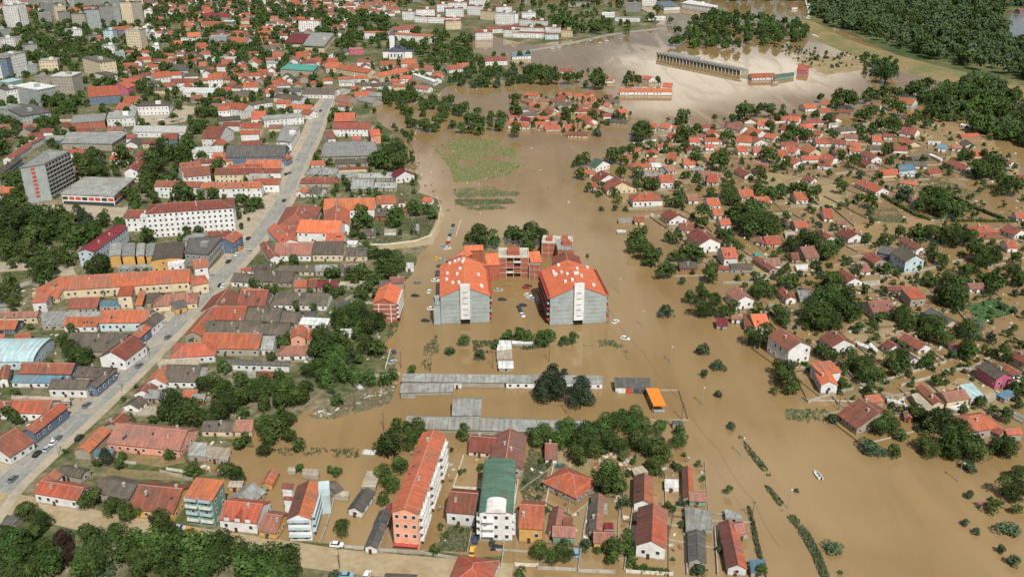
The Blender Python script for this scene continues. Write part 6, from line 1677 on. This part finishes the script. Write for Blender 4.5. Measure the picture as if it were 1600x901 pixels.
def plot_fence(x, y, an, a, b_, gap):
    r = bpy.data.objects.new('fence', None); C.objects.link(r); r.location = (x, y, 0); r.rotation_euler = (0, 0, an); h = random.uniform(.45, .9)
    cs = [(-a, -b_), (a, -b_), (a, b_), (-a, b_)]
    for k in range(4):
        if k == gap: continue
        p, q = Vector(cs[k]), Vector(cs[(k+1) % 4]); m_ = (p+q)/2; d = q-p; MB().obox(m_, d, d.length-.25, .12, -.1, h).build('fence_panel', [M('wall_concrete' if (k+gap) % 2 else 'pole_wood')], r)
        MB().obox(p, (1, 0), .2, .2, -.1, h+.15).build('post', [M('wall_concrete')], r)
    reg(r, pix((x, y, .5)), random.choice(('low garden fence', 'half-drowned plot fence', 'thin boundary fence'))+' showing above water', 'fence', 'plot fences in the flooded suburb')
nf = 0
for f in list(FOOT):
    px_ = pix((f[0], f[1], 0))
    if nf < 150 and ((px_[0] > 1000 and 200 < px_[1] < 680) or (px_[0] > 830 and px_[1] > 690)) and 3 < f[3] < 12 and random.random() < .8:
        nf += 1; plot_fence(f[0]+random.uniform(-2, 2), f[1]+random.uniform(-2, 2), f[2], f[3]+random.uniform(3.5, 8), f[4]+random.uniform(3.5, 8), random.randint(0, 3))
def hedge(pts, h, w_, lab):
    P = [at(*q) for q in pts]; vs_ = []
    for a, c in zip(P[:-1], P[1:]):
        L = (c-a).length; d = (c-a).normalized(); n = Vector((-d.y, d.x, 0))
        for _ in range(int(L*22)):
            t = random.uniform(0, L); q = a+d*t+n*random.gauss(0, w_*.42); z = random.uniform(0, h)
            u1 = Vector((random.gauss(0, 1), random.gauss(0, 1), random.gauss(0, 1))).normalized()*.4; u2 = u1.orthogonal().normalized()*.35; q.z = z
            vs_ += [tuple(q-u1-u2), tuple(q+u1-u2), tuple(q+u1+u2), tuple(q-u1+u2)]
    o = obj('hedge', quads_mesh('hedge', np.array(vs_), [M('leaf_dark')])); reg(o, pts[len(pts)//2], '', 'hedge', None, lab)
hedge([(1373, 303), (1400, 320), (1432, 338), (1450, 343)], 2, 1.6, 'long dark hedge bordering the flooded open field')
hedge([(1478, 303), (1520, 325), (1570, 345)], 2, 1.4, 'far dark hedge edging the gardens beside the flat field')
hedge([(1450, 344), (1500, 346), (1590, 347)], 1.5, 1.2, 'low straight hedge meeting the long dark hedge')
hedge([(1125, 362), (1142, 376), (1160, 390)], 2.4, 2.2, 'thick trimmed hedge above the orange-roofed white house')
hedge([(978, 832), (985, 888)], 2, 1.6, 'narrow hedge left of the biggest white gabled house')
hedge([(990, 890), (1045, 896)], 1.2, 1.2, 'low hedge along the front wall of the bottom row')
hedge([(925, 301), (942, 306)], 1.5, 1.2, 'short hedge at the waterside gardens')
hedge([(1255, 568), (1290, 600), (1330, 605)], 1.4, 1.2, 'hedge around the orange-red house garden')
# floating rubbish and roof litter
def debris(P, n, label, mm='pale_slab'):
    W_ = [at(*q) for q in P]; WP = [(q.x, q.y) for q in W_]; b = MB(); X = [q[0] for q in WP]; Y = [q[1] for q in WP]; k = 0
    while k < n:
        x, y = random.uniform(min(X), max(X)), random.uniform(min(Y), max(Y))
        if not inpoly(x, y, WP): continue
        k += 1
        if blocked(x, y, .3): continue
        a = random.uniform(0, 3); s = random.uniform(.25, 1.0); b.obox((x, y), (math.cos(a), math.sin(a)), s*2, s, -.05, random.uniform(.15, .7), random.randint(0, 3))
    o = b.build('debris', [M(mm), M('wall_concrete'), wm('k'), M('pole_wood')], stuff=True); o['label'] = label; o['category'] = 'debris'
debris([(620, 210), (900, 220), (900, 330), (700, 340), (650, 280)], 70, 'small bits floating on the wide flooded street')
debris([(480, 650), (620, 598), (615, 612), (500, 655)], 90, 'pale rubbish scattered along the silted bank')
debris([(930, 700), (990, 715), (990, 735), (930, 730)], 60, 'heaps of rubbish behind the white gabled houses')
debris([(290, 690), (360, 690), (350, 740), (290, 735)], 90, 'rubble in the gardens of the lower left')
debris([(430, 480), (600, 440), (600, 560), (440, 600)], 160, 'garden clutter between sheds left of the brick block')
debris([(1200, 450), (1600, 460), (1600, 620), (1380, 640), (1260, 560)], 520, 'drifted planks and garden clutter in the flooded plots')
debris([(960, 240), (1180, 180), (1600, 200), (1600, 440), (1200, 440), (1040, 380)], 900, 'floating planks and fences around flooded houses')
debris([(800, 150), (960, 150), (980, 195), (880, 212), (800, 200)], 350, 'roof litter and planks around the drowned island houses')
debris([(480, 200), (650, 200), (690, 330), (560, 380), (560, 440), (420, 440)], 260, 'yard clutter behind the main street houses')
debris([(0, 450), (300, 450), (200, 560), (0, 740)], 220, 'yard clutter left of the main street')
debris([(1210, 70), (1340, 85), (1400, 110), (1250, 105)], 260, 'driftwood on the flooded flats near the levee', 'pole_wood')
debris([(640, 680), (1100, 700), (1130, 880), (640, 860)], 200, 'floating planks in the bottom-row gardens')
debris([(560, 130), (700, 118), (800, 100), (790, 130), (650, 165)], 200, 'clutter around the small houses at the town edge')
# ------------------------------------------------------------------ labels: what a thing looks like, the landmark it is nearest to, and its rank among look-alikes
LM = [('pink apartment block', 655, 765), ('green-roofed apartment block', 775, 770), ('blue-balconied villa', 478, 790), ('mint-green house', 320, 785), ('white corner house', 85, 765), ('upper grey sheds', 740, 595), ('lower grey shed', 800, 660), ('left grey block', 722, 460), ('right grey block', 905, 455), ('unfinished middle block', 800, 405),
 ('orange canopy', 1025, 620), ('white three-storey house', 1230, 540), ('raspberry-pink house', 1558, 585), ('large blue villa', 1415, 398), ('white hotel-like block', 300, 345), ('grey tower block', 75, 265), ('red-banded hall', 150, 297), ('maroon-roofed block', 160, 372), ('icy-blue arched hall', 40, 550), ('long orange-roofed school', 190, 437),
 ('white church', 620, 75), ('turquoise-roofed hall', 470, 105), ('concrete grandstand', 1090, 100), ('lone long orange building', 1008, 140), ('flooded grass field', 745, 255), ('white-roofed warehouse', 1100, 8), ('bright crop patch', 1545, 486), ('brick block', 605, 475), ('biggest bottom-row house', 1018, 825), ('long brown-roofed house', 1143, 845), ('yellow house', 828, 805), ('dark-roofed kiosk', 988, 600),
 ('pink-striped tower', 212, 65), ('white sloping warehouse', 250, 202), ('green-edged market', 545, 235), ('low open flooded field', 1330, 320), ('deck-fronted house', 1010, 305), ('trees by levee', 1500, 160), ('bend of main street', 500, 180), ('gabled white villa', 1097, 380), ('long orange bungalow', 1360, 290), ('longest cream house', 1455, 615), ('yellow-gabled shop', 185, 560), ('salmon-walled long house', 235, 690), ('apartment cluster behind church', 700, 25), ('drowned island houses', 880, 180), ('white slab towers', 28, 30), ('cream-walled flats', 100, 130)]
from collections import defaultdict
ORD = ['first', 'second', 'third', 'fourth', 'fifth', 'sixth', 'seventh', 'eighth', 'ninth', 'tenth', 'eleventh', 'twelfth', 'thirteenth', 'fourteenth', 'fifteenth']
sets = defaultdict(list)
for T in THINGS:
    o, px, desc, cat, fixed = T
    if fixed: o['label'] = fixed; continue
    l = min(LM, key=lambda q: (q[1]-px[0])**2+(1.5*(q[2]-px[1]))**2); dx_, dy_ = px[0]-l[1], (px[1]-l[2])*1.4
    sc_ = 30*ppm(px[1])/2.5; near_ = 'just ' if math.hypot(dx_, dy_) < sc_ else ''
    if abs(dx_) > abs(dy_): rel = 'left of' if dx_ < 0 else 'right of'
    else: rel = 'behind' if dy_ < 0 else 'in front of'
    key = f'{desc} {rel} the {l[0]}'; sets[key].append((px[0], px[1], o))
maxw = 0
for key, L in sets.items():
    L.sort(key=lambda q: q[0])
    for k, (x, y, o) in enumerate(L):
        lab = key
        if len(L) > 1:
            if k == len(L)-1: ex = 'rightmost of them'
            elif k == 0: ex = 'leftmost of them'
            else: ex = (ORD[k]+' from left') if k < 15 else f'{k+1}th from left'
            lab = key+', '+ex
        ws = lab.replace(' with ', ', ', 1).split()
        if len(ws) > 16: lab = lab.replace(' with ', ', ', 1).replace('weathered ', '').replace(' of them', '').replace('faded ', '').replace('bright orange', 'orange').replace('apartment block with', 'block,')
        if len(lab.split()) > 16: lab = lab.replace(' gabled', '').replace('apartment block', 'block').replace('long hall', 'hall').replace(' apartment', '').replace('dark slate-grey', 'dark grey').replace('in front of', 'before')
        for a_, b_ in ((' flat', ''), ('tall ', ''), (' of the ', ' of '), ('mid-sized ', ''), (' leafy', '')):
            if len(lab.split()) > 16: lab = lab.replace(a_, b_)
        maxw = max(maxw, len(lab.split())); o['label'] = lab
from collections import Counter
print('THINGS', len(THINGS), Counter(T[3] for T in THINGS), 'max words', maxw, 'dups', [k for k, c in Counter(T[0]['label'] for T in THINGS).items() if c > 1][:10])

print('OBJECTS', len(bpy.data.objects), 'tris', sum(len(o.data.polygons)*2 for o in bpy.data.objects if o.type == 'MESH'))
